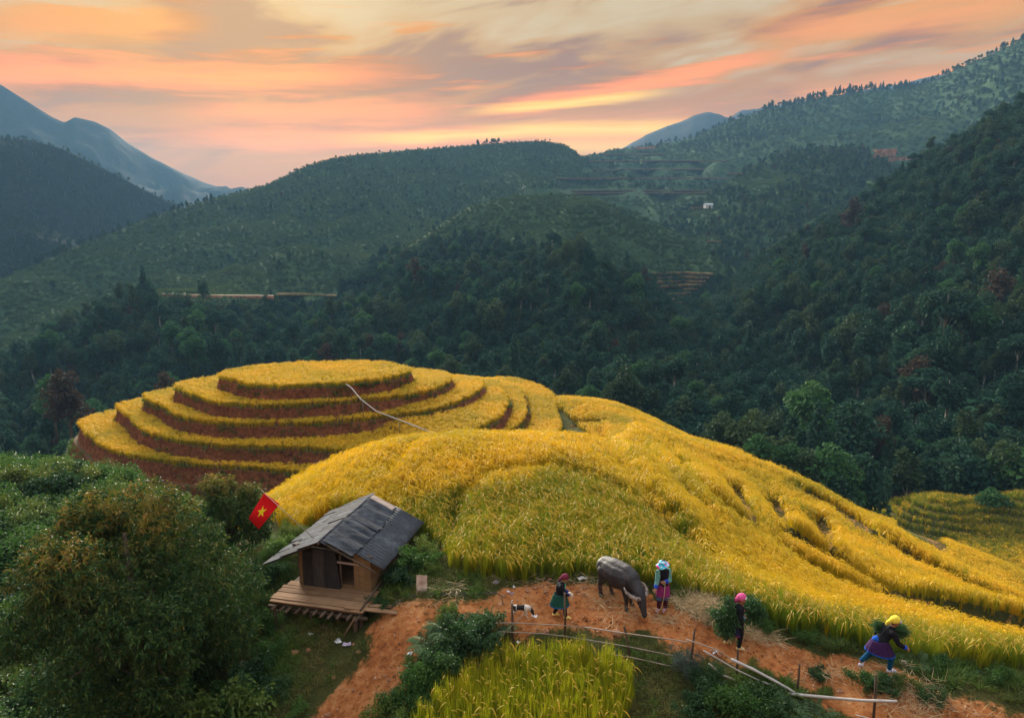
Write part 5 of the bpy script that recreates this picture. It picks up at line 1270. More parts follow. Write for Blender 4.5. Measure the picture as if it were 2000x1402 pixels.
# roof: split shingles on one side, bark boards above a corrugated sheet on the other
def roof_pt(u, v, lift=0.0): return np.array([u, v, zr_(u) + lift])
def roof_piece(name, ua, ub, v0, v1, lift_a, lift_b, m, seed, nu=6, nv=5, wave=.012, thick=.014, corr=None):
    r = np.random.default_rng(seed); nvv = nv if corr is None else corr * 4; V = []
    for layer in (0, 1):
        for i in range(nu + 1):
            for j in range(nvv + 1):
                a, b = i / nu, j / nvv; u = ua + (ub - ua) * a; v = v0 + (v1 - v0) * b
                l = lift_a + (lift_b - lift_a) * a
                l += wave * math.sin(b * 7 + seed) * (.4 + a) + (r.uniform(-1, 1) * .006 if corr is None else 0)
                if corr is not None: l += .022 * math.cos(2 * PI * corr * b)
                if i == nu: u += (r.uniform(-.03, .03) if corr is None else 0)
                V.append(roof_pt(u, v, l - layer * thick))
    n1 = (nu + 1) * (nvv + 1); F = grid_faces(nu + 1, nvv + 1); Q = list(map(tuple, F)) + [tuple(x + n1 for x in f[::-1]) for f in F]
    rim = [j for j in range(nvv + 1)] + [(i * (nvv + 1) + nvv) for i in range(1, nu + 1)] + [nu * (nvv + 1) + j for j in range(nvv - 1, -1, -1)] + [i * (nvv + 1) for i in range(nu - 1, 0, -1)]
    for a, b in zip(rim, rim[1:] + rim[:1]): Q.append((b, a, a + n1, b + n1))
    return mesh_np(name, V, Q, mats=[m], smooth=corr is not None)
roof = put('roof', roof_piece('roof', 1.05, 1.45, .62, 4.15, .02, .02, M_SHINGLE, 1, 4, 8), parent=hut)
for tier, (ua, ub) in enumerate(((1.26, .62), (.74, .10), (.22, -.42))):
    v = .50 + tier * -.06
    while v < 4.1:
        wd = rng.uniform(.30, .44); l = .045 - .010 * tier
        put('shingle', roof_piece('shingle', ua, ub, v, v + wd + .05, l + rng.uniform(-.008, .012), l + rng.uniform(.005, .04), M_SHINGLE, int(rng.integers(1000)), 4, 3, .008), parent=roof); v += wd - .015
v = .72
while v < 3.9:
    wd = rng.uniform(.50, .66); put('shingle', roof_piece('shingle', 1.22, 2.16 + rng.uniform(-.04, .06), v, v + wd + .07, .055 + rng.uniform(-.01, .015), .06 + rng.uniform(-.01, .02), M_SHINGLE, int(rng.integers(1000)), 6, 5, .016), parent=roof); v += wd
put('roof_sheet', roof_piece('roof_sheet', 2.02, 3.02, .95, 4.28, .03, .012, M_IRON, 9, 4, 5, .006, .006, corr=22), parent=roof, label='corrugated dark metal sheet along the eave')
put('ridge_board', roof_piece('ridge_board', 1.30, 2.05, 3.92, 4.2, .075, .08, M_PALEWOOD, 12, 4, 3, .004), parent=roof, label='pale board at the far end of the roof')
put('side_rail', tube_mesh('side_rail', [([(2.72, .05, .02), (2.68, 1.6, .10), (2.64, 4.1, .16)], [.03, .03, .028])], M_POST, 7), parent=hut)
put('brace', tube_mesh('brace', [([(2.34, -.20, -.62), (2.58, .06, -.16)], [.025, .025])], M_WALL, 7), parent=hut)
# loose boards used as a gangway
def slab_between(name, a, b, wid, th, m, label, cat, group=None):
    a, b = np.array(a, float), np.array(b, float); d = b - a; L = np.linalg.norm(d); me = box_mesh(name, 0, L, -wid / 2, wid / 2, -th / 2, th / 2, m, .008, 7, 5)
    q = Vector(d).to_track_quat('X', 'Z'); o = put(name, me, loc=a, label=label, cat=cat, group=group); o.rotation_euler = q.to_euler(); return o
g1, g2 = hit(776, 1199), hit(762, 1190)
slab_between('gangway_board', pZ(674, 1184, -9.96), g1 + [0, 0, .03], .17, .03, M_PORCH, 'long gangway board from the porch corner down to the red track', 'board')
slab_between('gangway_board', pZ(690, 1181, -9.975), g2 + [.05, .05, .03], .14, .03, M_PORCH, 'shorter gangway board lying behind the long one', 'board')
# firewood beside the hut
for i in range(9):
    p = hit(772 + (i % 3) * 6, 1118 + (i // 3) * 7); a = rng.uniform(-.5, .5)
    o = put('firewood_stick', tube_mesh('stick', [([(-.35, 0, 0), (0, .02, .01), (.35, 0, .0)], [.018, .02, .016])], M_WALL, 7), loc=p + [rng.uniform(-.1, .1), rng.uniform(-.1, .1), .03 + .035 * (i // 3)], rot=(0, rng.uniform(-.1, .1), .6 + a), label='split firewood stick in the loose pile beside the hut wall', cat='firewood', group='firewood beside the hut')

# ------------------------------------------------------------------ flag on its leaning pole
M_FLAG = mat('red_cloth', (0.80, 0.008, 0.012), rough=0.7, spec=0.2); M_STAR = mat('yellow_cloth', (0.95, 0.66, 0.02), rough=0.7, spec=0.2)
M_BAMBOO = wood_mat('bamboo', (0.22, 0.15, 0.07), (0.36, 0.26, 0.13), (0.48, 0.38, 0.22), (2, 2, 2), 0.55)
FY = 18.9
M_POLE = wood_mat('grey_bamboo', (0.17, 0.13, 0.10), (0.27, 0.22, 0.18), (0.40, 0.35, 0.30), (2, 2, 2), 0.6)
f_root = pZ(612, 1050, -8.55); f_top = pY(510, 957, FY)
flag = empty('flag', f_root, label='red flag with a yellow star on a leaning pole above the hut roof', cat='flag')
put('pole', tube_mesh('pole', [([(0, 0, -.35), (0, 0, 0), tuple(f_top - f_root)], [.013, .012, .008])], M_POLE, 7), parent=flag)
c0, c1, c2, c3 = pY(516, 962, FY - .02), pY(546, 984, FY - .02), pY(504, 1036, FY - .10), pY(485, 1012, FY - .10)   # hoist top, hoist foot, fly foot, fly top
NF = 14; V = []
for i in range(NF + 1):
    for j in range(NF + 1):
        a, b = i / NF, j / NF                      # a along the hoist, b from hoist to fly
        p = (c0 * (1 - a) + c1 * a) * (1 - b) + (c3 * (1 - a) + c2 * a) * b
        p = p + np.array([0, 1, .2]) * (.055 * b * math.sin(b * 6.5 + a * 1.6)) + np.array([-.03, 0, 0]) * math.sin(PI * a) * b
        V.append(p - f_root)
cloth = mesh_np('cloth', V, grid_faces(NF + 1, NF + 1), mats=[M_FLAG], smooth=True)
co = put('cloth', cloth, parent=flag); sm = co.modifiers.new('thickness', 'SOLIDIFY'); sm.thickness = .006
G = np.array(V).reshape(NF + 1, NF + 1, 3)
def flag_pt(a, b, lift):
    fi, fj = min(a * NF, NF - .001), min(b * NF, NF - .001); i, j = int(fi), int(fj); s, t = fi - i, fj - j
    p = (G[i, j] * (1 - s) + G[i + 1, j] * s) * (1 - t) + (G[i, j + 1] * (1 - s) + G[i + 1, j + 1] * s) * t; return p + np.array([0, -lift, lift * .5])
for side in (1, -1):
    SV = [flag_pt(.5, .5, .010 * side)]
    for k in range(10):
        an = 2 * PI * k / 10 + .35; r_ = .20 if k % 2 == 0 else .078; SV.append(flag_pt(.5 + r_ * math.cos(an) * 1.25, .5 + r_ * math.sin(an), .010 * side))
    put('star', mesh_np('star', SV, tris=[(0, 1 + k, 1 + (k + 1) % 10) for k in range(10)], mats=[M_STAR]), parent=co)

# ------------------------------------------------------------------ bamboo fence
M_WHITE = wood_mat('bleached_bamboo', (0.28, 0.255, 0.24), (0.40, 0.37, 0.355), (0.52, 0.49, 0.47), (2, 2, 2), 0.5)
fence = empty('bamboo_fence', hit(1103, 1255), label='rough bamboo rail fence between the yard and the small rice plot', cat='fence'); FO = np.array(fence.location)
POSTS = [(1000, 1251, 1000, 1178, .035), (1103, 1256, 1103, 1158, .032), (1232, 1290, 1219, 1222, .034), (1346, 1312, 1357, 1229, .028), (1438, 1330, 1441, 1268, .028), (1556, 1352, 1562, 1297, .026), (1706, 1405, 1711, 1317, .030)]
PY = {}
for (bx_, by_, tx, ty, r_) in POSTS:
    b = hit(bx_, by_); t = pY(tx, ty, b[1] + .02); PY[bx_] = b[1]
    m_ = (b + t) / 2 + [.01, 0, 0]
    put('post', tube_mesh('post', [([b - FO - [0, 0, .3], m_ - FO, t - FO], [r_, r_ * .95, r_ * .8])], M_POST, 8), parent=fence)
pxs = np.array(sorted(PY)); pys = np.array([PY[k] for k in pxs])
def rail(pts, r_, m, dy=-.05, nodes=True):
    out = [pY(a, b, float(np.interp(a, pxs, pys)) + dy) for a, b in pts]
    fine = [out[0]]
    for a, b in zip(out[:-1], out[1:]):
        for k in range(1, 5): fine.append(a + (b - a) * k / 4)
    L = len(fine); rad = [r_ * (1.0 - .25 * i / L) * (1.14 if nodes and i % 3 == 1 else 1.0) for i in range(L)]
    return put('rail', tube_mesh('rail', [([p - FO for p in fine], rad)], m, 8), parent=fence)
rail([(968, 1216), (1000, 1216), (1103, 1221), (1160, 1227)], .014, M_POLE); rail([(1140, 1224), (1219, 1236), (1310, 1248), (1345, 1254)], .016, M_POLE, -.06)
rail([(972, 1233), (1060, 1237), (1103, 1242), (1226, 1262), (1320, 1281), (1352, 1290)], .014, M_POLE); rail([(1185, 1276), (1232, 1283), (1312, 1301)], .016, M_POLE, -.07)
rail([(1340, 1248), (1400, 1268), (1434, 1290)], .014, M_POLE, -.06); rail([(1374, 1270), (1440, 1308), (1500, 1336)], .018, M_WHITE, -.08); rail([(1490, 1330), (1560, 1362), (1640, 1388), (1705, 1404)], .016, M_WHITE, -.08)
rail([(1428, 1287), (1470, 1306), (1520, 1333), (1562, 1357)], .036, M_WHITE, -.12); rail([(1540, 1354), (1610, 1361), (1680, 1367), (1752, 1369)], .034, M_WHITE, -.16)
rail([(1384, 1296), (1412, 1318), (1442, 1330)], .03, M_POLE, -.12); rail([(974, 1247), (1008, 1213), (1042, 1181)], .012, M_POLE, -.09, False)

# ------------------------------------------------------------------ bamboo water pipe over the mound
cps = [(676, 750, 65.2), (686, 757, 64.6), (704, 779, 63.0), (735, 803, 61.4), (780, 820, 60.2), (812, 832, 59.2), (842, 844, 58.2)]
PP = np.array([pY(a, b, c) for a, b, c in cps])
pipe = empty('bamboo_pipe', PP[2] - [0, 0, 1.6], label='thin pale bamboo water pipe running down the terraced mound', cat='pipe'); PO = np.array(pipe.location)
put('pipe_run', tube_mesh('pipe_run', [([p - PO for p in PP], .055)], M_WHITE, 7), parent=pipe)
for (a, b, c, b2) in ((708, 780, 62.8, 816), (779, 819, 60.2, 852)): put('prop', tube_mesh('prop', [([pY(a, b, c) - PO, pY(a + 2, b2, c + .1) - PO], [.03, .035])], M_POLE, 6), parent=pipe)

# ------------------------------------------------------------------ small things about the yard
M_SHEET = mat('faded_board', rough=0.7, build=two_tone((0.40, 0.28, 0.22), (0.62, 0.52, 0.47), 5.0))
p = hit(823, 1161); V = []
for lay in (0, 1):
    for i in range(5):
        for j in range(4): V.append((-.15 + .30 * j / 3, .02 * math.sin(i * .9) + lay * .014 - .10 * i / 4, .50 * i / 4 + .01 * math.sin(j * 2)))
F = grid_faces(5, 4); rim = [0, 1, 2, 3, 7, 11, 15, 19, 18, 17, 16, 12, 8, 4]
Q = list(map(tuple, F)) + [tuple(k + 20 for k in f[::-1]) for f in F] + [(b, a, a + 20, b + 20) for a, b in zip(rim, rim[1:] + rim[:1])]
put('board_sheet', mesh_np('board_sheet', V, Q, mats=[M_SHEET]), loc=p + [0, .1, -.02], rot=(-.35, 0, .05), label='pale rectangular board standing on the grass beside the hut', cat='board')
M_HOSE = mat('dark_hose', (0.05, 0.05, 0.055), rough=0.5); hp = np.array([hit(a, b) for a, b in ((748, 1196), (775, 1182), (800, 1168), (840, 1163), (900, 1163), (945, 1163), (968, 1166), (980, 1174), (983, 1186))]) + [0, 0, .05]
hp[-3:-1, 2] += .08
put('water_hose', tube_mesh('water_hose', [(list(hp), .013)], M_HOSE, 6), label='thin grey hose lying along the slope from hut to yard', cat='hose')
# stones and clods
M_STONE = mat('clod', rough=0.95, spec=0.1, build=two_tone((0.20, 0.085, 0.04), (0.42, 0.22, 0.13), 3.0), bump=lambda t: (t.noise(objc(t), 8, 5, .7), .7, .03))
def stone_mesh(seed):
    bm = bmesh.new(); bmesh.ops.create_icosphere(bm, subdivisions=2, radius=1.0); r = np.random.default_rng(seed); o = r.uniform(0, 50)
    for v in bm.verts:
        k = 1 + .5 * float(fbm(np.array([v.co.x * 1.3 + o]), np.array([v.co.y * 1.3 + v.co.z * 1.7]), seed, 3)[0]); v.co = Vector((v.co.x * k, v.co.y * k * .85, v.co.z * k * .62))
    me = bpy.data.meshes.new('stone'); bm.to_mesh(me); bm.free(); me.materials.append(M_STONE); return me
STONES = [stone_mesh(i) for i in range(5)]
for (a, b, s) in [(1044, 1150, .09), (1058, 1146, .07), (1030, 1157, .08), (1066, 1158, .07), (1141, 1150, .08), (1140, 1162, .06), (1172, 1160, .09), (1170, 1150, .05), (1186, 1176, .06), (1205, 1240, .16), (1066, 1236, .11), (1050, 1230, .06), (700, 1275, .08), (652, 1325, .06), (1150, 1190, .04), (1108, 1170, .04), (1240, 1205, .05), (985, 1165, .06), (1480, 1290, .05), (1545, 1318, .06), (1640, 1350, .07), (1585, 1330, .05), (1404, 1280, .09), (1392, 1274, .08), (800, 1322, .08), (760, 1330, .06), (720, 1390, .09), (690, 1350, .05), (640, 1400, .07), (870, 1195, .08), (890, 1200, .06), (1700, 1360, .06), (1780, 1350, .05), (1860, 1385, .07), (576, 1275, .12), (602, 1270, .09), (690, 1260, .05)]:
    p = hit(a, b); put('stone', STONES[rng.integers(5)], loc=p + [0, 0, s * .12], rot=(0, 0, rng.uniform(0, 6)), scale=(s * rng.uniform(.8, 1.4), s, s), label='small reddish stone or clod on the bare earth', cat='stone', group='stones on the red earth')
# scraps of litter
def scrap_mesh(seed, m, w_=.10):
    r = np.random.default_rng(seed); n = 6; V = [((i / (n - 1) - .5) * w_ * 2 + r.normal(0, .012), (j / (n - 1) - .5) * w_ * 1.4 + r.normal(0, .012), .02 + abs(r.normal(0, .022))) for i in range(n) for j in range(n)]
    return mesh_np('scrap', V, grid_faces(n, n), mats=[m])
M_SCRAP = mat('white_plastic', (0.72, 0.72, 0.76), rough=0.4); M_SCRAP_P = mat('mauve_plastic', (0.45, 0.36, 0.48), rough=0.4); M_SCRAP_R = mat('red_white_wrapper', rough=0.5, build=two_tone((0.70, 0.10, 0.10), (0.8, 0.75, 0.72), 30))
for (a, b, m, w_, lab) in [(969, 1139, M_SCRAP_P, .11, 'mauve plastic bag caught at the foot of the rice'), (1004, 1148, M_SCRAP, .035, 'tiny white scrap on the yard bank above the dog'), (993, 1158, M_SCRAP, .04, 'white scrap on the bank between hose and dog'), (999, 1163, M_SCRAP_P, .05, 'bluish crumpled scrap at the edge of the yard'), (1074, 1134, M_SCRAP_R, .045, 'small red and white wrapper at the rice edge behind the girl'), (1137, 1131, M_SCRAP, .12, 'long pale scrap lying at the rice edge left of the buffalo'), (660, 1255, M_SCRAP, .10, 'grey white plastic heap below the porch'), (678, 1262, M_SCRAP_P, .11, 'torn grey bag on the rubbish heap below the hut'), (606, 1240, M_SCRAP, .06, 'white scrap on the grass under the porch'), (557, 1358, M_SCRAP_R, .05, 'pale pink scrap on the grass low on the slope'), (801, 1277, M_SCRAP, .07, 'white scrap on the track by the fern'), (798, 1306, M_SCRAP, .06, 'white scrap beside the track below the fern'), (1012, 1258, M_SCRAP, .04, 'white scrap behind the first fence rail'), (1396, 1275, M_SCRAP, .07, 'white scrap under the bamboo rail by the path')]:
    put('litter_scrap', scrap_mesh(a + b, m, w_), loc=hit(a, b) + [0, 0, .0], rot=(0, 0, rng.uniform(0, 6)), label=lab, cat='litter')
# straw
M_STRAW = leaf_mat('straw', [(0.0, (0.36, 0.25, 0.12)), (0.5, (0.54, 0.40, 0.22)), (1.0, (0.68, 0.55, 0.36))], trans=0.2, patch=0.3, patch_scale=1.0)
def straw_proto(seed):
    r = np.random.default_rng(seed); n = 16; B = np.c_[r.normal(0, .10, (n, 2)), r.uniform(.005, .07, n)]; D = unit(np.c_[r.normal(0, 1, (n, 2)), r.normal(.05, .22, n)])
    V, Q = leaf_quads(B, D, r.uniform(.25, .55, n), np.full(n, .011), r, .05); return mesh_np('straw', V, Q, mats=[M_STRAW])
COL_STRAW = proto_col('strawproto', [straw_proto(i) for i in range(4)])
pts = []
for (a, b, sx_, sy_, n) in [(1378, 1190, .26, .16, 150), (1352, 1178, .2, .10, 50), (1403, 1206, .18, .12, 104), (1302, 1212, .22, .12, 14), (1235, 1200, .5, .2, 12), (1470, 1242, .25, .08, 26), (1500, 1252, .2, .08, 18), (1640, 1318, .5, .2, 16), (1750, 1345, .5, .3, 30), (1120, 1138, .8, .12, 22), (1800, 1375, .4, .2, 26), (900, 1150, 1.0, .3, 14), (1180, 1170, .3, .2, 14)]:
    c = hit(a, b); q = np.c_[rng.normal(c[0], sx_, n), rng.normal(c[1], sy_, n)]; d2 = ((q[:, 0] - c[0]) / sx_) ** 2 + ((q[:, 1] - c[1]) / sy_) ** 2
    lift = (.26 * np.exp(-d2 * .7) * rng.uniform(0, 1, n)) if n > 100 else 0
    pts.append(np.c_[q, ground(q[:, 0], q[:, 1]) + lift + .01])
pts = np.concatenate(pts); scatter('straw', pts, rng.uniform(.6, 1.15, len(pts)), COL_STRAW, rng, .2, label='heaped and strewn dry straw along the yard and path')

# ------------------------------------------------------------------ people and animals
def capsule(a, b, ra, rb, n=12):
    """Closed tapered capsule between two joints."""
    a, b = np.array(a, float), np.array(b, float); d = b - a; L = np.linalg.norm(d)
    d = d / L if L > 1e-6 else np.array([0, 0, 1.0]); s = np.cross(d, [.3, .9, .2]); s /= np.linalg.norm(s); t = np.cross(d, s)
    rings = [(a - d * ra * math.sin(q), ra * math.cos(q)) for q in (1.25, .85, .4, 0)] + [(b + d * rb * math.sin(q), rb * math.cos(q)) for q in (0, .4, .85, 1.25)]
    V = [a - d * ra]; Q = []
    for c, r in rings: V += [c + (s * math.cos(2 * PI * k / n) + t * math.sin(2 * PI * k / n)) * r for k in range(n)]
    V.append(b + d * rb)
    T = [(0, 1 + (k + 1) % n, 1 + k) for k in range(n)]; e = len(V) - 1; o = 1 + (len(rings) - 1) * n
    T += [(e, o + k, o + (k + 1) % n) for k in range(n)]
    for i in range(len(rings) - 1):
        for k in range(n):
            p, q = 1 + i * n + k, 1 + i * n + (k + 1) % n; Q.append((p, q, q + n, p + n))
    return V, Q, T
def blob(name, chains, voxel, m, smooth=4, extra=None):
    """One continuous skin grown over chains of joints with radii: [(point, radius), ...]."""
    V, Q, T = [], [], []
    for ch in chains:
        for (a, ra), (b, rb) in zip(ch[:-1], ch[1:]):
            v, q, t = capsule(a, b, ra, rb); o = len(V); V += v; Q += [tuple(k + o for k in f) for f in q]; T += [tuple(k + o for k in f) for f in t]
    o = bpy.data.objects.new('tmp', mesh_np('tmp', V, Q, T)); C.objects.link(o)
    md = o.modifiers.new('r', 'REMESH'); md.mode = 'VOXEL'; md.voxel_size = voxel
    if smooth: sm = o.modifiers.new('s', 'SMOOTH'); sm.factor = .5; sm.iterations = smooth
    dg = bpy.context.evaluated_depsgraph_get(); me = bpy.data.meshes.new_from_object(o.evaluated_get(dg)); me.name = name
    bpy.data.objects.remove(o)
    if extra:
        bm = bmesh.new(); bm.from_mesh(me)
        for ch in extra:
            vv, qq = tube([c[0] for c in ch], [c[1] for c in ch], 6); vs = [bm.verts.new(x) for x in vv]
            for f in qq:
                f = [vs[k] for k in (f if f[2] != f[3] else f[:3])]
                try: bm.faces.new(f)
                except ValueError: pass
        bm.to_mesh(me); bm.free()
    me.materials.clear(); me.materials.append(m)
    me.polygons.foreach_set('use_smooth', np.ones(len(me.polygons), bool)); me.update()
    return me
def v3(*a): return np.array(a, float)

M_SKIN = mat('skin', (0.34, 0.17, 0.10), rough=0.55, spec=0.3)
def cloth(name, c, c2=None, sc=40, rough=0.85): return mat(name, c, rough=rough, spec=0.1, build=two_tone(c, c2 or tuple(min(1, k * 1.7) for k in c), sc), bump=lambda t: (t.noise(objc(t), 16, 4, .6), .9, .03))
M_BLACK = cloth('black_cloth', (0.008, 0.008, 0.011), (0.018, 0.018, 0.024)); M_EYE = mat('eye', (0.02, 0.015, 0.012), rough=0.2); M_LIP = mat('lip', (0.25, 0.08, 0.06), rough=0.5); M_HAIR = mat('hair', (0.012, 0.010, 0.010), rough=0.5)

def fingers(wrist, palm, curl, s):
    """Five unequal bent fingers rooted in the palm."""
    w_, p = np.array(wrist, float), np.array(palm, float); d = unit(p - w_); c = unit(np.array(curl, float) - d * np.dot(curl, d)); b = np.cross(d, c); out = []
    for i, ln in enumerate((.062, .072, .068, .054)):
        r = p - d * .008 * s + b * (i - 1.5) * .019 * s; k = r + d * ln * .5 * s + c * .008 * s; out.append([(r, .0105 * s), (k, .0095 * s), (k + (d * .55 + c * .8) * ln * .5 * s, .007 * s)])
    r = w_ * .45 + p * .55 + b * .034 * s; k = r + (d * .5 + b * .75) * .035 * s; out.append([(r, .013 * s), (k, .011 * s), (k + (d * .8 + c * .5) * .03 * s, .008 * s)])
    return out

def person(label, base, J, face, wear, s=1.0):
    """J: joints in metres from the point between the feet (x east, y north, z up); face: where the face looks; wear: clothing."""
    J = {k: np.array(v, float) for k, v in J.items()}; f = unit(np.array(face, float)); e = empty('person', base, label=label, cat='person')
    up = unit(J['head'] - J['neck']); f = unit(f - up * np.dot(f, up)); sd = np.cross(f, up)
    H = J['head']; hr = .088 * s
    ch = [[(J['pelvis'], .125 * s), ((J['pelvis'] + J['chest']) / 2, .105 * s), (J['chest'], .12 * s), (J['neck'], .052 * s), (H - up * .05 * s, .06 * s)],
          [(H - up * .055 * s + f * .012 * s, .066 * s), (H, hr), (H + up * .035 * s - f * .012 * s, hr)],
          [(H + f * .082 * s + up * .01 * s, .012 * s), (H + f * .100 * s - up * .018 * s, .016 * s)], [(H + f * .05 * s - up * .075 * s, .034 * s), (H + f * .062 * s - up * .072 * s, .030 * s)],
          [(H + sd * .088 * s - up * .005 * s, .016 * s), (H + sd * .092 * s - up * .03 * s, .013 * s)], [(H - sd * .088 * s - up * .005 * s, .016 * s), (H - sd * .092 * s - up * .03 * s, .013 * s)]]
    ext = []
    for q in 'lr':
        sh, el_, wr = J['sh' + q], J['el' + q], J['wr' + q]; dirw = unit(wr - el_); palm = wr + dirw * .06 * s
        ch.append([(J['chest'] * .6 + sh * .4, .075 * s), (sh, .058 * s), (el_, .042 * s), (wr, .029 * s), (palm, .033 * s)])
        ext += fingers(wr, palm + dirw * .028 * s, J.get('curl' + q, v3(0, -.4, -1)), s)
        hp, kn, an, to = J['hp' + q], J['kn' + q], J['an' + q], J['to' + q]
        ch += [[(J['pelvis'], .11 * s), (hp, .088 * s), (kn, .058 * s), (an, .038 * s)], [(an, .038 * s), (an + [0, 0, -.03 * s], .036 * s), (to, .026 * s)]]
    put('body', blob('body', ch, .014 * s, M_SKIN, 3, ext), parent=e)
    for sg in (-1, 1):
        put('eye', blob('eye', [[(H + f * .083 * s + sd * sg * .032 * s + up * .014 * s, .010 * s), (H + f * .084 * s + sd * sg * .034 * s + up * .014 * s, .010 * s)]], .004, M_EYE, 1), parent=e)
    put('mouth', blob('mouth', [[(H + f * .092 * s - up * .058 * s - sd * .018 * s, .007 * s), (H + f * .092 * s - up * .058 * s + sd * .018 * s, .007 * s)]], .004, M_LIP, 1), parent=e)
    put('hair', blob('hair', [[(H + up * .05 * s - f * .02 * s, .086 * s), (H - f * .03 * s - up * .02 * s, .082 * s)]], .012 * s, M_HAIR, 2), parent=e)
    # jacket with sleeves
    jk = [[(J['pelvis'] + (J['chest'] - J['pelvis']) * wear.get('hem', .1), .148 * s), ((J['pelvis'] + J['chest']) / 2, .132 * s), (J['chest'], .146 * s), (J['neck'] - up * .03 * s, .075 * s)]]
    for q in 'lr': jk.append([(J['chest'] * .55 + J['sh' + q] * .45, .095 * s), (J['sh' + q], .078 * s)])
    put('jacket', blob('jacket', jk, .013 * s, wear['jacket'], 3), parent=e)
    for q in 'lr':
        sh, el_, wr = J['sh' + q], J['el' + q], J['wr' + q]; cf = el_ + (wr - el_) * wear.get('cuff', .72)
        put('sleeve', blob('sleeve', [[(sh, .079 * s), (el_, .062 * s), (cf, .055 * s)]], .012 * s, wear['sleeve'], 3), parent=e)
        if 'cuffm' in wear: put('cuff', blob('cuff', [[(cf, .060 * s), (cf + (wr - cf) * .5, .056 * s)]], .010 * s, wear['cuffm'], 2), parent=e)
        hp, kn, an, to = J['hp' + q], J['kn' + q], J['an' + q], J['to' + q]
        put('legging', blob('legging', [[(hp, .100 * s), (kn, .074 * s), (kn + (an - kn) * .9, .054 * s)]], .012 * s, wear['leg'], 3), parent=e)
        if 'kneem' in wear: put('knee_band', blob('knee_band', [[(kn + (hp - kn) * .18, .083 * s), (kn + (an - kn) * .12, .078 * s)]], .012 * s, wear['kneem'], 2), parent=e)
        hl = an + unit(an - to) * .028 * s; hl[2] = to[2] + .012 * s
        put('shoe', blob('shoe', [[(hl, .043 * s), (an * .35 + to * .65 + [0, 0, .004], .045 * s), (to, .038 * s)]], .010 * s, wear['shoe'], 3), parent=e)
    # pleated skirt
    wa, hm = J['waist'], J['hem']; (wx, wy), (hx, hy) = wear['skirt_r']; n, rows = 60, 10; V = []
    for i in range(rows + 1):
        t = i / rows; c = wa * (1 - t) + hm * t; tl = wear.get('tilt', v3(0, 0, 0))
        for k in range(n):
            an_ = 2 * PI * k / n; pl = 1 + .045 * t * math.sin(an_ * 15); V.append(c + v3(math.cos(an_) * (wx + (hx - wx) * t ** .8) * pl, math.sin(an_) * (wy + (hy - wy) * t ** .8) * pl, tl[0] * math.cos(an_) * t + .012 * math.sin(an_ * 15 + 1) * t))
    sk = mesh_np('skirt', V, grid_faces(rows + 1, n, True), mats=[wear['skirt'], wear.get('hemm', wear['skirt'])], mat_idx=[1 if f // n >= rows - wear.get('hemrows', 1) else 0 for f in range(rows * n)], smooth=True)
    so = put('skirt', sk, parent=e); md = so.modifiers.new('t', 'SOLIDIFY'); md.thickness = .012
    if 'belt' in wear: put('belt', blob('belt', [[(wa + v3(-wx * .55, 0, .0), wx * .62), (wa + v3(wx * .55, 0, 0), wx * .62)]], .014, wear['belt'], 2), parent=e)
    put('collar', blob('collar', [[(J['neck'] + f * .055 * s, .018 * s), (J['chest'] + f * .14 * s + up * .02, .016 * s)]], .007, wear.get('collar', wear['jacket']), 1), parent=e)
    for sg in (-1, 1):
        pass
    if wear['head'] == 'scarf':
        put('headscarf', blob('headscarf', [[(H + up * .045 * s - f * .012 * s, .104 * s), (H + up * .02 * s - f * .035 * s, .104 * s)], [(H - f * .08 * s - up * .02 * s, .06 * s), (H - f * .125 * s - up * .10 * s, .045 * s), (H - f * .13 * s - up * .17 * s, .025 * s)]], .011 * s, wear['headm'], 3), parent=e)
        put('scarf_band', blob('scarf_band', [[(H + f * .070 * s + up * .055 * s - sd * .045 * s, .032 * s), (H + f * .082 * s + up * .057 * s, .032 * s), (H + f * .070 * s + up * .055 * s + sd * .045 * s, .032 * s)]], .009 * s, wear['headm2'], 2), parent=e)
    else:
        prof = [(0, .125), (.05, .120), (.085, .10), (.100, .05), (.105, .035), (.15, .012), (.185, -.012)]; V = []; n = 32
        for (r, z) in prof:
            for k in range(n):
                a_ = 2 * PI * k / n; V.append(H + (f * math.cos(a_) + sd * math.sin(a_)) * max(r, .002) * s + up * (z + (.02 * math.sin(3 * a_) if r > .12 else 0)) * s)
        ho = put('sun_hat', mesh_np('sun_hat', V, grid_faces(len(prof), n, True), mats=[wear['headm']], smooth=True), parent=e); md = ho.modifiers.new('t', 'SOLIDIFY'); md.thickness = .008
    return e

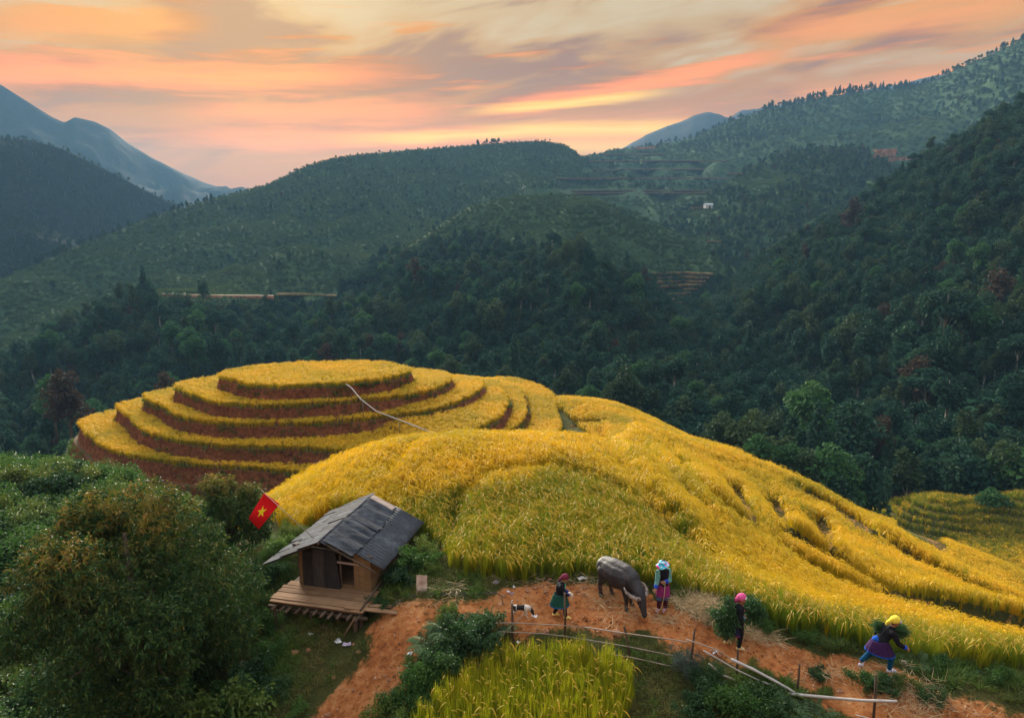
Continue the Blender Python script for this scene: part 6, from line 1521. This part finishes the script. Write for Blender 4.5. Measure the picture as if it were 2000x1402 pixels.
# girl walking towards the buffalo
def on(px_, py_): return hit(px_, py_)
g = on(1097, 1206)
person('girl in a maroon headscarf and dark green skirt walking behind the fence post', g, dict(
    pelvis=(-.06, 0, .60), chest=(-.04, 0, .88), neck=(.03, 0, 1.02), head=(.075, -.01, 1.14), shl=(-.06, .14, .96), shr=(-.03, -.14, .96), ell=(.02, .16, .74), elr=(.05, -.17, .74), wrl=(.17, .04, .70), wrr=(.17, -.07, .70),
    hpl=(-.08, .07, .58), hpr=(-.04, -.07, .58), knl=(-.06, .07, .34), knr=(.07, -.07, .33), anl=(-.20, .07, .10), anr=(.10, -.07, .07), tol=(-.08, .07, .035), tor=(.22, -.08, .03), waist=(-.06, 0, .70), hem=(-.06, 0, .36), curll=(0, -.5, -.6), curlr=(0, .5, -.6)),
    (1, -.25, -.45), dict(jacket=M_BLACK, sleeve=M_BLACK, cuffm=cloth('navy_cuff', (0.02, 0.03, 0.14)), leg=M_BLACK, shoe=cloth('yellow_shoe', (0.55, 0.42, 0.14)), skirt=cloth('green_skirt', (0.006, 0.045, 0.036), (0.02, 0.10, 0.07), 60), hemm=cloth('blue_hem', (0.02, 0.10, 0.30)),
    skirt_r=((.14, .12), (.25, .20)), head='scarf', headm=cloth('maroon_scarf', (0.12, 0.012, 0.035), (0.22, 0.04, 0.08)), headm2=cloth('maroon_band', (0.10, 0.012, 0.03)), collar=cloth('turquoise_trim', (0.05, 0.55, 0.45))), .86)
put('cloth_bundle', blob('cloth_bundle', [[(g + [.20, -.02, .70], .05), (g + [.26, -.02, .66], .045), (g + [.24, -.04, .60], .03)]], .008, cloth('cream_cloth', (0.50, 0.42, 0.34)), 2), label='cream cloth held in the hands of the girl in the maroon headscarf', cat='cloth')
# woman in the sun hat
b = on(1292, 1193)
def hatcol(t):
    v = objc(t); n = t.noise(v, 15, 2, .5); n2 = t.noise(v, 9, 2, .5)
    return t.mix(t.step(n2, .56, .60), t.ramp(n, [(0.42, (0.03, 0.38, 0.62)), (0.50, (0.10, 0.60, 0.80)), (0.57, (0.10, 0.60, 0.80)), (0.60, (0.75, 0.80, 0.85))]), (0.75, 0.05, 0.30, 1))
person('woman in a blue patterned sun hat and magenta skirt standing before the buffalo', b, dict(
    pelvis=(.02, 0, .78), chest=(.02, 0, 1.08), neck=(0, -.01, 1.22), head=(-.025, -.02, 1.345), shl=(-.14, -.06, 1.15), shr=(.15, .03, 1.15), ell=(-.18, -.13, .92), elr=(.17, -.05, .91), wrl=(-.23, -.22, .78), wrr=(.02, -.17, .94),
    hpl=(-.05, 0, .76), hpr=(.09, 0, .76), knl=(-.07, -.03, .42), knr=(.09, -.01, .42), anl=(-.08, 0, .085), anr=(.10, .02, .08), tol=(-.16, -.10, .03), tor=(.02, -.10, .03), waist=(.02, 0, .90), hem=(.02, 0, .44), curll=(-.3, -.6, -.6), curlr=(-.5, .5, -.3)),
    (-.8, -.6, -.1), dict(jacket=M_BLACK, sleeve=cloth('green_sleeve', (0.07, 0.24, 0.20), (0.18, 0.36, 0.34), 60), cuffm=cloth('blue_cuff', (0.02, 0.06, 0.40)), cuff=.62, leg=cloth('maroon_legging', (0.035, 0.008, 0.018), (0.09, 0.02, 0.04), 70), kneem=cloth('blue_knee', (0.05, 0.13, 0.30)),
    shoe=cloth('mauve_shoe', (0.28, 0.17, 0.18)), skirt=cloth('magenta_skirt', (0.17, 0.012, 0.10), (0.36, 0.05, 0.22), 70), hemm=cloth('purple_hem', (0.08, 0.05, 0.22), (0.3, 0.1, 0.2), 80), skirt_r=((.125, .11), (.18, .15)), head='hat', headm=mat('hat_print', rough=.8, build=hatcol), collar=cloth('pale_ribbon', (0.45, 0.52, 0.62)), belt=cloth('teal_sash', (0.05, 0.12, 0.14), (0.12, 0.08, 0.10))), 1.0)
rope = [b + np.array(q) for q in ((.02, -.20, .92), (.0, -.22, .55), (-.06, -.24, .22), (-.18, -.26, .06))]
put('lead_rope', tube_mesh('lead_rope', [(rope, .008)], M_STRAW, 5), label='thin lead rope hanging from the hand of the woman in the sun hat', cat='rope')
# woman under the bundles
c = on(1438, 1266)
person('woman in a pink headscarf walking under bundles of green leaves', c, dict(
    pelvis=(-.02, 0, .76), chest=(.0, 0, 1.06), neck=(.025, 0, 1.20), head=(.06, -.01, 1.34), shl=(-.02, .14, 1.13), shr=(.0, -.14, 1.13), ell=(-.03, .19, .90), elr=(-.02, -.19, .90), wrl=(.10, .06, .88), wrr=(.10, -.10, .88),
    hpl=(-.05, .07, .74), hpr=(.02, -.07, .74), knl=(-.10, .07, .44), knr=(.06, -.07, .41), anl=(-.25, .07, .20), anr=(.03, -.08, .075), tol=(-.13, .07, .11), tor=(.15, -.10, .03), waist=(-.02, 0, .80), hem=(.0, 0, .38), curll=(0, -.6, -.4), curlr=(0, .6, -.4)),
    (1, -.35, -.15), dict(jacket=M_BLACK, sleeve=M_BLACK, cuffm=cloth('teal_cuff', (0.05, 0.14, 0.18)), leg=M_BLACK, shoe=cloth('tan_shoe', (0.48, 0.36, 0.20)), skirt=cloth('navy_skirt', (0.010, 0.012, 0.04), (0.03, 0.03, 0.09), 90), hemm=cloth('magenta_hem', (0.16, 0.02, 0.17)), skirt_r=((.13, .12), (.14, .13)),
    head='scarf', headm=cloth('pink_scarf', (0.66, 0.06, 0.26), (0.80, 0.16, 0.38)), headm2=cloth('grey_band', (0.32, 0.38, 0.32), (0.62, 0.62, 0.58), 50), collar=cloth('red_beads', (0.45, 0.12, 0.12))), 1.0)
def leaf_bundle(label, centre, lobes, n, L, Wd, m, seed):
    r = np.random.default_rng(seed); e = empty('leaf_bundle', centre, label=label, cat='leaf bundle')
    put('foliage', crown_mesh('foliage', lobes, n, L, Wd, r, m, .4, 1.0, .5, .06), parent=e)
    put('stem', tube_mesh('stem', [([(l[0] * .2, l[1] * .2, l[2] * .3), (l[0], l[1], l[2])], [.01, .005]) for l in lobes[:8]], M_STEM, 5), parent=e)
M_CUT = bush_mat('cut_leaf', (0.018, 0.060, 0.020), (0.036, 0.100, 0.030), (0.085, 0.165, 0.055))
r_ = np.random.default_rng(9)
def cl(n, rx, ry, rz, s0): return [(r_.normal(0, rx * .45), r_.normal(0, ry * .45), r_.normal(0, rz * .45), s0 * r_.uniform(.7, 1.2), s0 * r_.uniform(.7, 1.2)) for _ in range(n)]
leaf_bundle('big leafy bundle on the back of the woman in the pink scarf', c + [-.28, .03, .86], cl(18, .24, .22, .50, .14), 3200, .075, .045, M_CUT, 1)
leaf_bundle('rounded leafy bundle in front of the woman in the pink scarf', c + [.38, .14, .88], cl(18, .26, .22, .36, .14), 3000, .075, .045, M_CUT, 2)
put('bundle_pole', tube_mesh('bundle_pole', [([c + [-.16, -.02, .7], c + [-.12, .02, 1.2], c + [-.10, .03, 1.52]], [.016, .016, .014])], M_POST, 6), label='dark pole stuck through the bundle behind the pink scarf', cat='pole')
# woman hurrying along the path
d = on(1722, 1310)
person('woman in a yellow headscarf and blue leggings striding along the path', d, dict(
    pelvis=(-.14, 0, .72), chest=(.06, 0, .98), neck=(.13, -.01, 1.13), head=(.19, -.02, 1.27), shl=(.04, .15, 1.05), shr=(.09, -.15, 1.04), ell=(-.08, .22, .84), elr=(.22, -.19, .80), wrl=(.02, .24, .68), wrr=(.40, -.18, .69),
    hpl=(-.20, .07, .68), hpr=(-.08, -.07, .68), knl=(-.28, .07, .40), knr=(.15, -.08, .40), anl=(-.48, .07, .20), anr=(.13, -.08, .08), tol=(-.44, .06, .085), tor=(.26, -.09, .03), waist=(-.12, 0, .80), hem=(-.09, 0, .46), curll=(.5, -.3, -.6), curlr=(.3, .5, -.6)),
    (1, -.3, -.2), dict(jacket=M_BLACK, sleeve=M_BLACK, cuffm=cloth('bright_blue_cuff', (0.01, 0.05, 0.42)), leg=cloth('teal_legging', (0.004, 0.055, 0.14), (0.01, 0.09, 0.20), 50), shoe=cloth('white_shoe', (0.50, 0.48, 0.62)), skirt=cloth('purple_skirt', (0.020, 0.010, 0.05), (0.06, 0.02, 0.09), 90), hemm=cloth('bright_blue_hem', (0.006, 0.06, 0.34)),
    skirt_r=((.15, .14), (.33, .26)), tilt=v3(-.06, 0, 0), head='scarf', headm=cloth('yellow_scarf', (0.78, 0.58, 0.02), (0.85, 0.72, 0.12)), headm2=cloth('lavender_band', (0.32, 0.28, 0.50)), belt=cloth('blue_sash', (0.01, 0.07, 0.36)), cuff=.75, hem=.25), 1.0)
def strand_bundle(label, at, axis, n, L, seed):
    r = np.random.default_rng(seed); ax = unit(np.array(axis, float)); B = r.normal(0, .05, (n, 3)); D = unit(ax + r.normal(0, .20, (n, 3))); V, Q = leaf_quads(B, D, r.uniform(.5, 1.0, n) * L, np.full(n, .016), r, .15)
    e = empty('grass_bundle', at, label=label, cat='grass bundle'); put('foliage', mesh_np('foliage', V, Q, mats=[M_CUT]), parent=e); put('tie', blob('tie', [[v3(0, -.05, 0), ] and [(v3(0, -.05, 0), .05), (v3(0, .05, 0), .05)]], .012, M_STRAW, 1), parent=e)
strand_bundle('cut green grass bundle jutting ahead of the woman in the yellow scarf', d + [.16, .10, 1.0], (1, .1, -.15), 700, .55, 3)
strand_bundle('end of the green grass bundle behind the shoulder of the woman in the yellow scarf', d + [.02, .18, 1.04], (-1, 0, .1), 260, .26, 4)
lg = on(1762, 1296); put('cut_log', tube_mesh('cut_log', [([lg + [-.06, .03, .05], lg + [.08, -.04, .05]], [.045, .045])], M_PALEWOOD, 10), label='short pale cut log beside the path ahead of the running woman', cat='log')

# water buffalo, head down
M_HIDE = mat('buffalo_hide', rough=0.55, spec=0.4, build=lambda t: t.ramp(t.noise(objc(t), 2.2, 5, .6), [(0.35, (0.014, 0.013, 0.016)), (0.52, (0.028, 0.025, 0.030)), (0.62, (0.055, 0.046, 0.050)), (0.74, (0.13, 0.085, 0.065))]), bump=lambda t: (t.noise(objc(t), 14, 6, .72), .7, .03))
M_SHANK = mat('buffalo_shank', rough=0.7, build=two_tone((0.06, 0.04, 0.035), (0.22, 0.12, 0.09), 6)); M_HORN = mat('horn', rough=0.5, build=two_tone((0.10, 0.075, 0.065), (0.32, 0.25, 0.22), 7)); M_HOOF = mat('hoof', (0.03, 0.025, 0.022), rough=0.5)
hf, ff = on(1192, 1167), on(1226, 1187); mid = (hf + ff) / 2; ang = math.atan2(ff[1] - hf[1], ff[0] - hf[0])
buf = empty('water_buffalo', mid, (0, 0, ang), scale=(.88, .98, 1.0), label='dark grey water buffalo with its head lowered to the ground', cat='buffalo')
L_ = .44   # half the distance between fore and hind feet
chains = [
    [(v3(-.62, 0, .86), .27), (v3(-.35, 0, .84), .335), (v3(-.02, 0, .80), .375), (v3(.26, 0, .82), .345), (v3(.46, 0, .84), .27), (v3(.66, -.02, .74), .195), (v3(.86, -.05, .58), .165), (v3(.95, -.07, .47), .15)],
    [(v3(-.60, 0, .98), .18), (v3(-.2, 0, 1.01), .21), (v3(.30, 0, 1.01), .20), (v3(.55, 0, .93), .16)],
    [(v3(.95, -.07, .47), .135), (v3(1.03, -.09, .34), .115), (v3(1.09, -.10, .20), .085), (v3(1.115, -.10, .11), .078)],
    [(v3(-.66, .12, .96), .12), (v3(-.66, -.12, .96), .12)]]
for sy in (-1, 1):
    dx_ = .06 * sy
    chains += [[(v3(-.52, .15 * sy, .80), .20), (v3(-.46 + dx_, .17 * sy, .56), .135), (v3(-.60 + dx_, .16 * sy, .37), .075), (v3(-.56 + dx_, .16 * sy, .14), .058), (v3(-.53 + dx_, .16 * sy, .06), .062)],
               [(v3(.36, .16 * sy, .78), .18), (v3(.38 - dx_, .17 * sy, .52), .115), (v3(.40 - dx_, .16 * sy, .32), .075), (v3(.39 - dx_, .16 * sy, .13), .055), (v3(.41 - dx_, .16 * sy, .06), .062)]]
put('body', blob('body', chains, .022, M_HIDE, 6), parent=buf)
for sy in (-1, 1):
    dx_ = .06 * sy
    for (xx_, yy_, s_) in ((-.515 + dx_, .16 * sy, 1), (.425 - dx_, .16 * sy, 1)):
        put('hoof', blob('hoof', [[(v3(xx_ - .015, yy_ - .025, .035), .042), (v3(xx_ + .04, yy_ - .028, .03), .036)], [(v3(xx_ - .015, yy_ + .025, .035), .042), (v3(xx_ + .04, yy_ + .028, .03), .036)]], .010, M_HOOF, 2), parent=buf)
    put('shank', blob('shank', [[(v3(-.597 + dx_, .16 * sy, .36), .080), (v3(-.565 + dx_, .16 * sy, .18), .064)]], .012, M_SHANK, 2), parent=buf)
    # horns sweep out and back in a crescent
    hb = v3(.965, -.07 + sy * .085, .53); pts = [hb, hb + v3(-.02, sy * .13, .03), hb + v3(-.12, sy * .23, .10), hb + v3(-.26, sy * .27, .17), hb + v3(-.38, sy * .23, .22), hb + v3(-.44, sy * .19, .24)]
    put('horn', blob('horn', [[(p_, r__) for p_, r__ in zip(pts, (.062, .060, .052, .040, .025, .010))]], .010, M_HORN, 2), parent=buf)
    eb = v3(.90, -.07 + sy * .12, .58); put('ear', blob('ear', [[(eb, .035), (eb + v3(-.04, sy * .09, .04), .045), (eb + v3(-.07, sy * .17, .05), .015)]], .010, M_HIDE, 2), parent=buf)
    put('eye', blob('eye', [[(v3(1.045, -.09 + sy * .105, .36), .018), (v3(1.05, -.09 + sy * .105, .355), .018)]], .006, M_EYE, 1), parent=buf)
    put('nostril', blob('nostril', [[(v3(1.165, -.10 + sy * .04, .115), .014), (v3(1.17, -.10 + sy * .04, .10), .012)]], .006, M_EYE, 1), parent=buf)
put('tail', blob('tail', [[(v3(-.84, 0, .98), .035), (v3(-.91, .01, .80), .026), (v3(-.90, .02, .50), .020), (v3(-.88, .02, .36), .032), (v3(-.88, .02, .26), .012)]], .010, M_HIDE, 2), parent=buf)

# dog
M_DOG_W = mat('white_fur', rough=.9, build=two_tone((0.50, 0.44, 0.40), (0.66, 0.60, 0.56), 14)); M_DOG_B = mat('black_fur', (0.012, 0.011, 0.012), rough=.8)
dg_ = on(1019, 1205); dog = empty('dog', dg_, (0, 0, -.12), label='black and white dog sniffing the ground by the first fence post', cat='dog')
chains = [[(v3(-.17, 0, .25), .068), (v3(-.05, 0, .245), .070), (v3(.09, 0, .25), .085), (v3(.17, 0, .26), .065), (v3(.235, -.01, .225), .05), (v3(.275, -.015, .17), .052), (v3(.305, -.02, .11), .030), (v3(.315, -.02, .075), .022)],
          [(v3(-.21, 0, .28), .025), (v3(-.265, 0, .33), .02), (v3(-.275, .0, .40), .018), (v3(-.24, 0, .45), .012)]]
for sy in (-1, 1):
    chains += [[(v3(-.17, .035 * sy, .22), .052), (v3(-.15 + .02 * sy, .04 * sy, .15), .034), (v3(-.215 + .03 * sy, .04 * sy, .095), .018), (v3(-.20 + .03 * sy, .04 * sy, .02), .017), (v3(-.175 + .03 * sy, .04 * sy, .014), .016)],
               [(v3(.11, .04 * sy, .22), .045), (v3(.10 - .03 * sy, .042 * sy, .13), .024), (v3(.105 - .03 * sy, .04 * sy, .02), .016), (v3(.13 - .03 * sy, .04 * sy, .014), .016)]]
bd = blob('body', chains, .009, M_DOG_W, 3); bd.materials.append(M_DOG_B)
mi = []
for f in bd.polygons:
    q = f.center; blk = (-.13 < q.x < .075 and q.z > .215 - .3 * abs(q.x + .02)) or (q.x > .245 and q.z > .06) or (-.25 < q.x < -.15 and .17 < q.z < .30); mi.append(1 if blk else 0)
bd.polygons.foreach_set('material_index', mi); put('body', bd, parent=dog)
for sy in (-1, 1):
    put('ear', blob('ear', [[(v3(.25, .035 * sy - .015, .215), .018), (v3(.245, .065 * sy - .015, .235), .016), (v3(.255, .085 * sy - .015, .20), .007)]], .006, M_DOG_B, 1), parent=dog)
    put('eye', blob('eye', [[(v3(.30, -.015 + .035 * sy, .155), .007), (v3(.302, -.015 + .035 * sy, .153), .007)]], .003, M_EYE, 1), parent=dog)
put('plastic_bag', scrap_mesh(77, M_SCRAP, .075), loc=dg_ + [.34, -.06, .0], label='crumpled white plastic under the muzzle of the dog', cat='litter')

# ------------------------------------------------------------------ the evening air
M_AIR = bpy.data.materials.new('evening_haze'); M_AIR.use_nodes = True
_t = NT(M_AIR.node_tree); _t.n.clear()
_pv = _t.node('ShaderNodeVolumePrincipled'); _pv.inputs['Color'].default_value = (0.30, 0.62, 1.0, 1)
_pv.inputs['Density'].default_value = HAZE_DENSITY; _pv.inputs['Anisotropy'].default_value = 0.0
_o = _t.node('ShaderNodeOutputMaterial'); _t.l.new(_pv.outputs[0], _o.inputs['Volume'])
hx0, hx1, hy0, hy1, hz0, hz1 = -2900, 2900, -350, 3300, -330, 420
hv = [(x, y, z) for z in (hz0, hz1) for y in (hy0, hy1) for x in (hx0, hx1)]
put('haze', mesh_np('haze', hv, [(0, 2, 3, 1), (4, 5, 7, 6), (0, 1, 5, 4), (2, 6, 7, 3), (0, 4, 6, 2), (1, 3, 7, 5)], mats=[M_AIR]), kind='stuff', label='thin blue evening haze filling the valley')
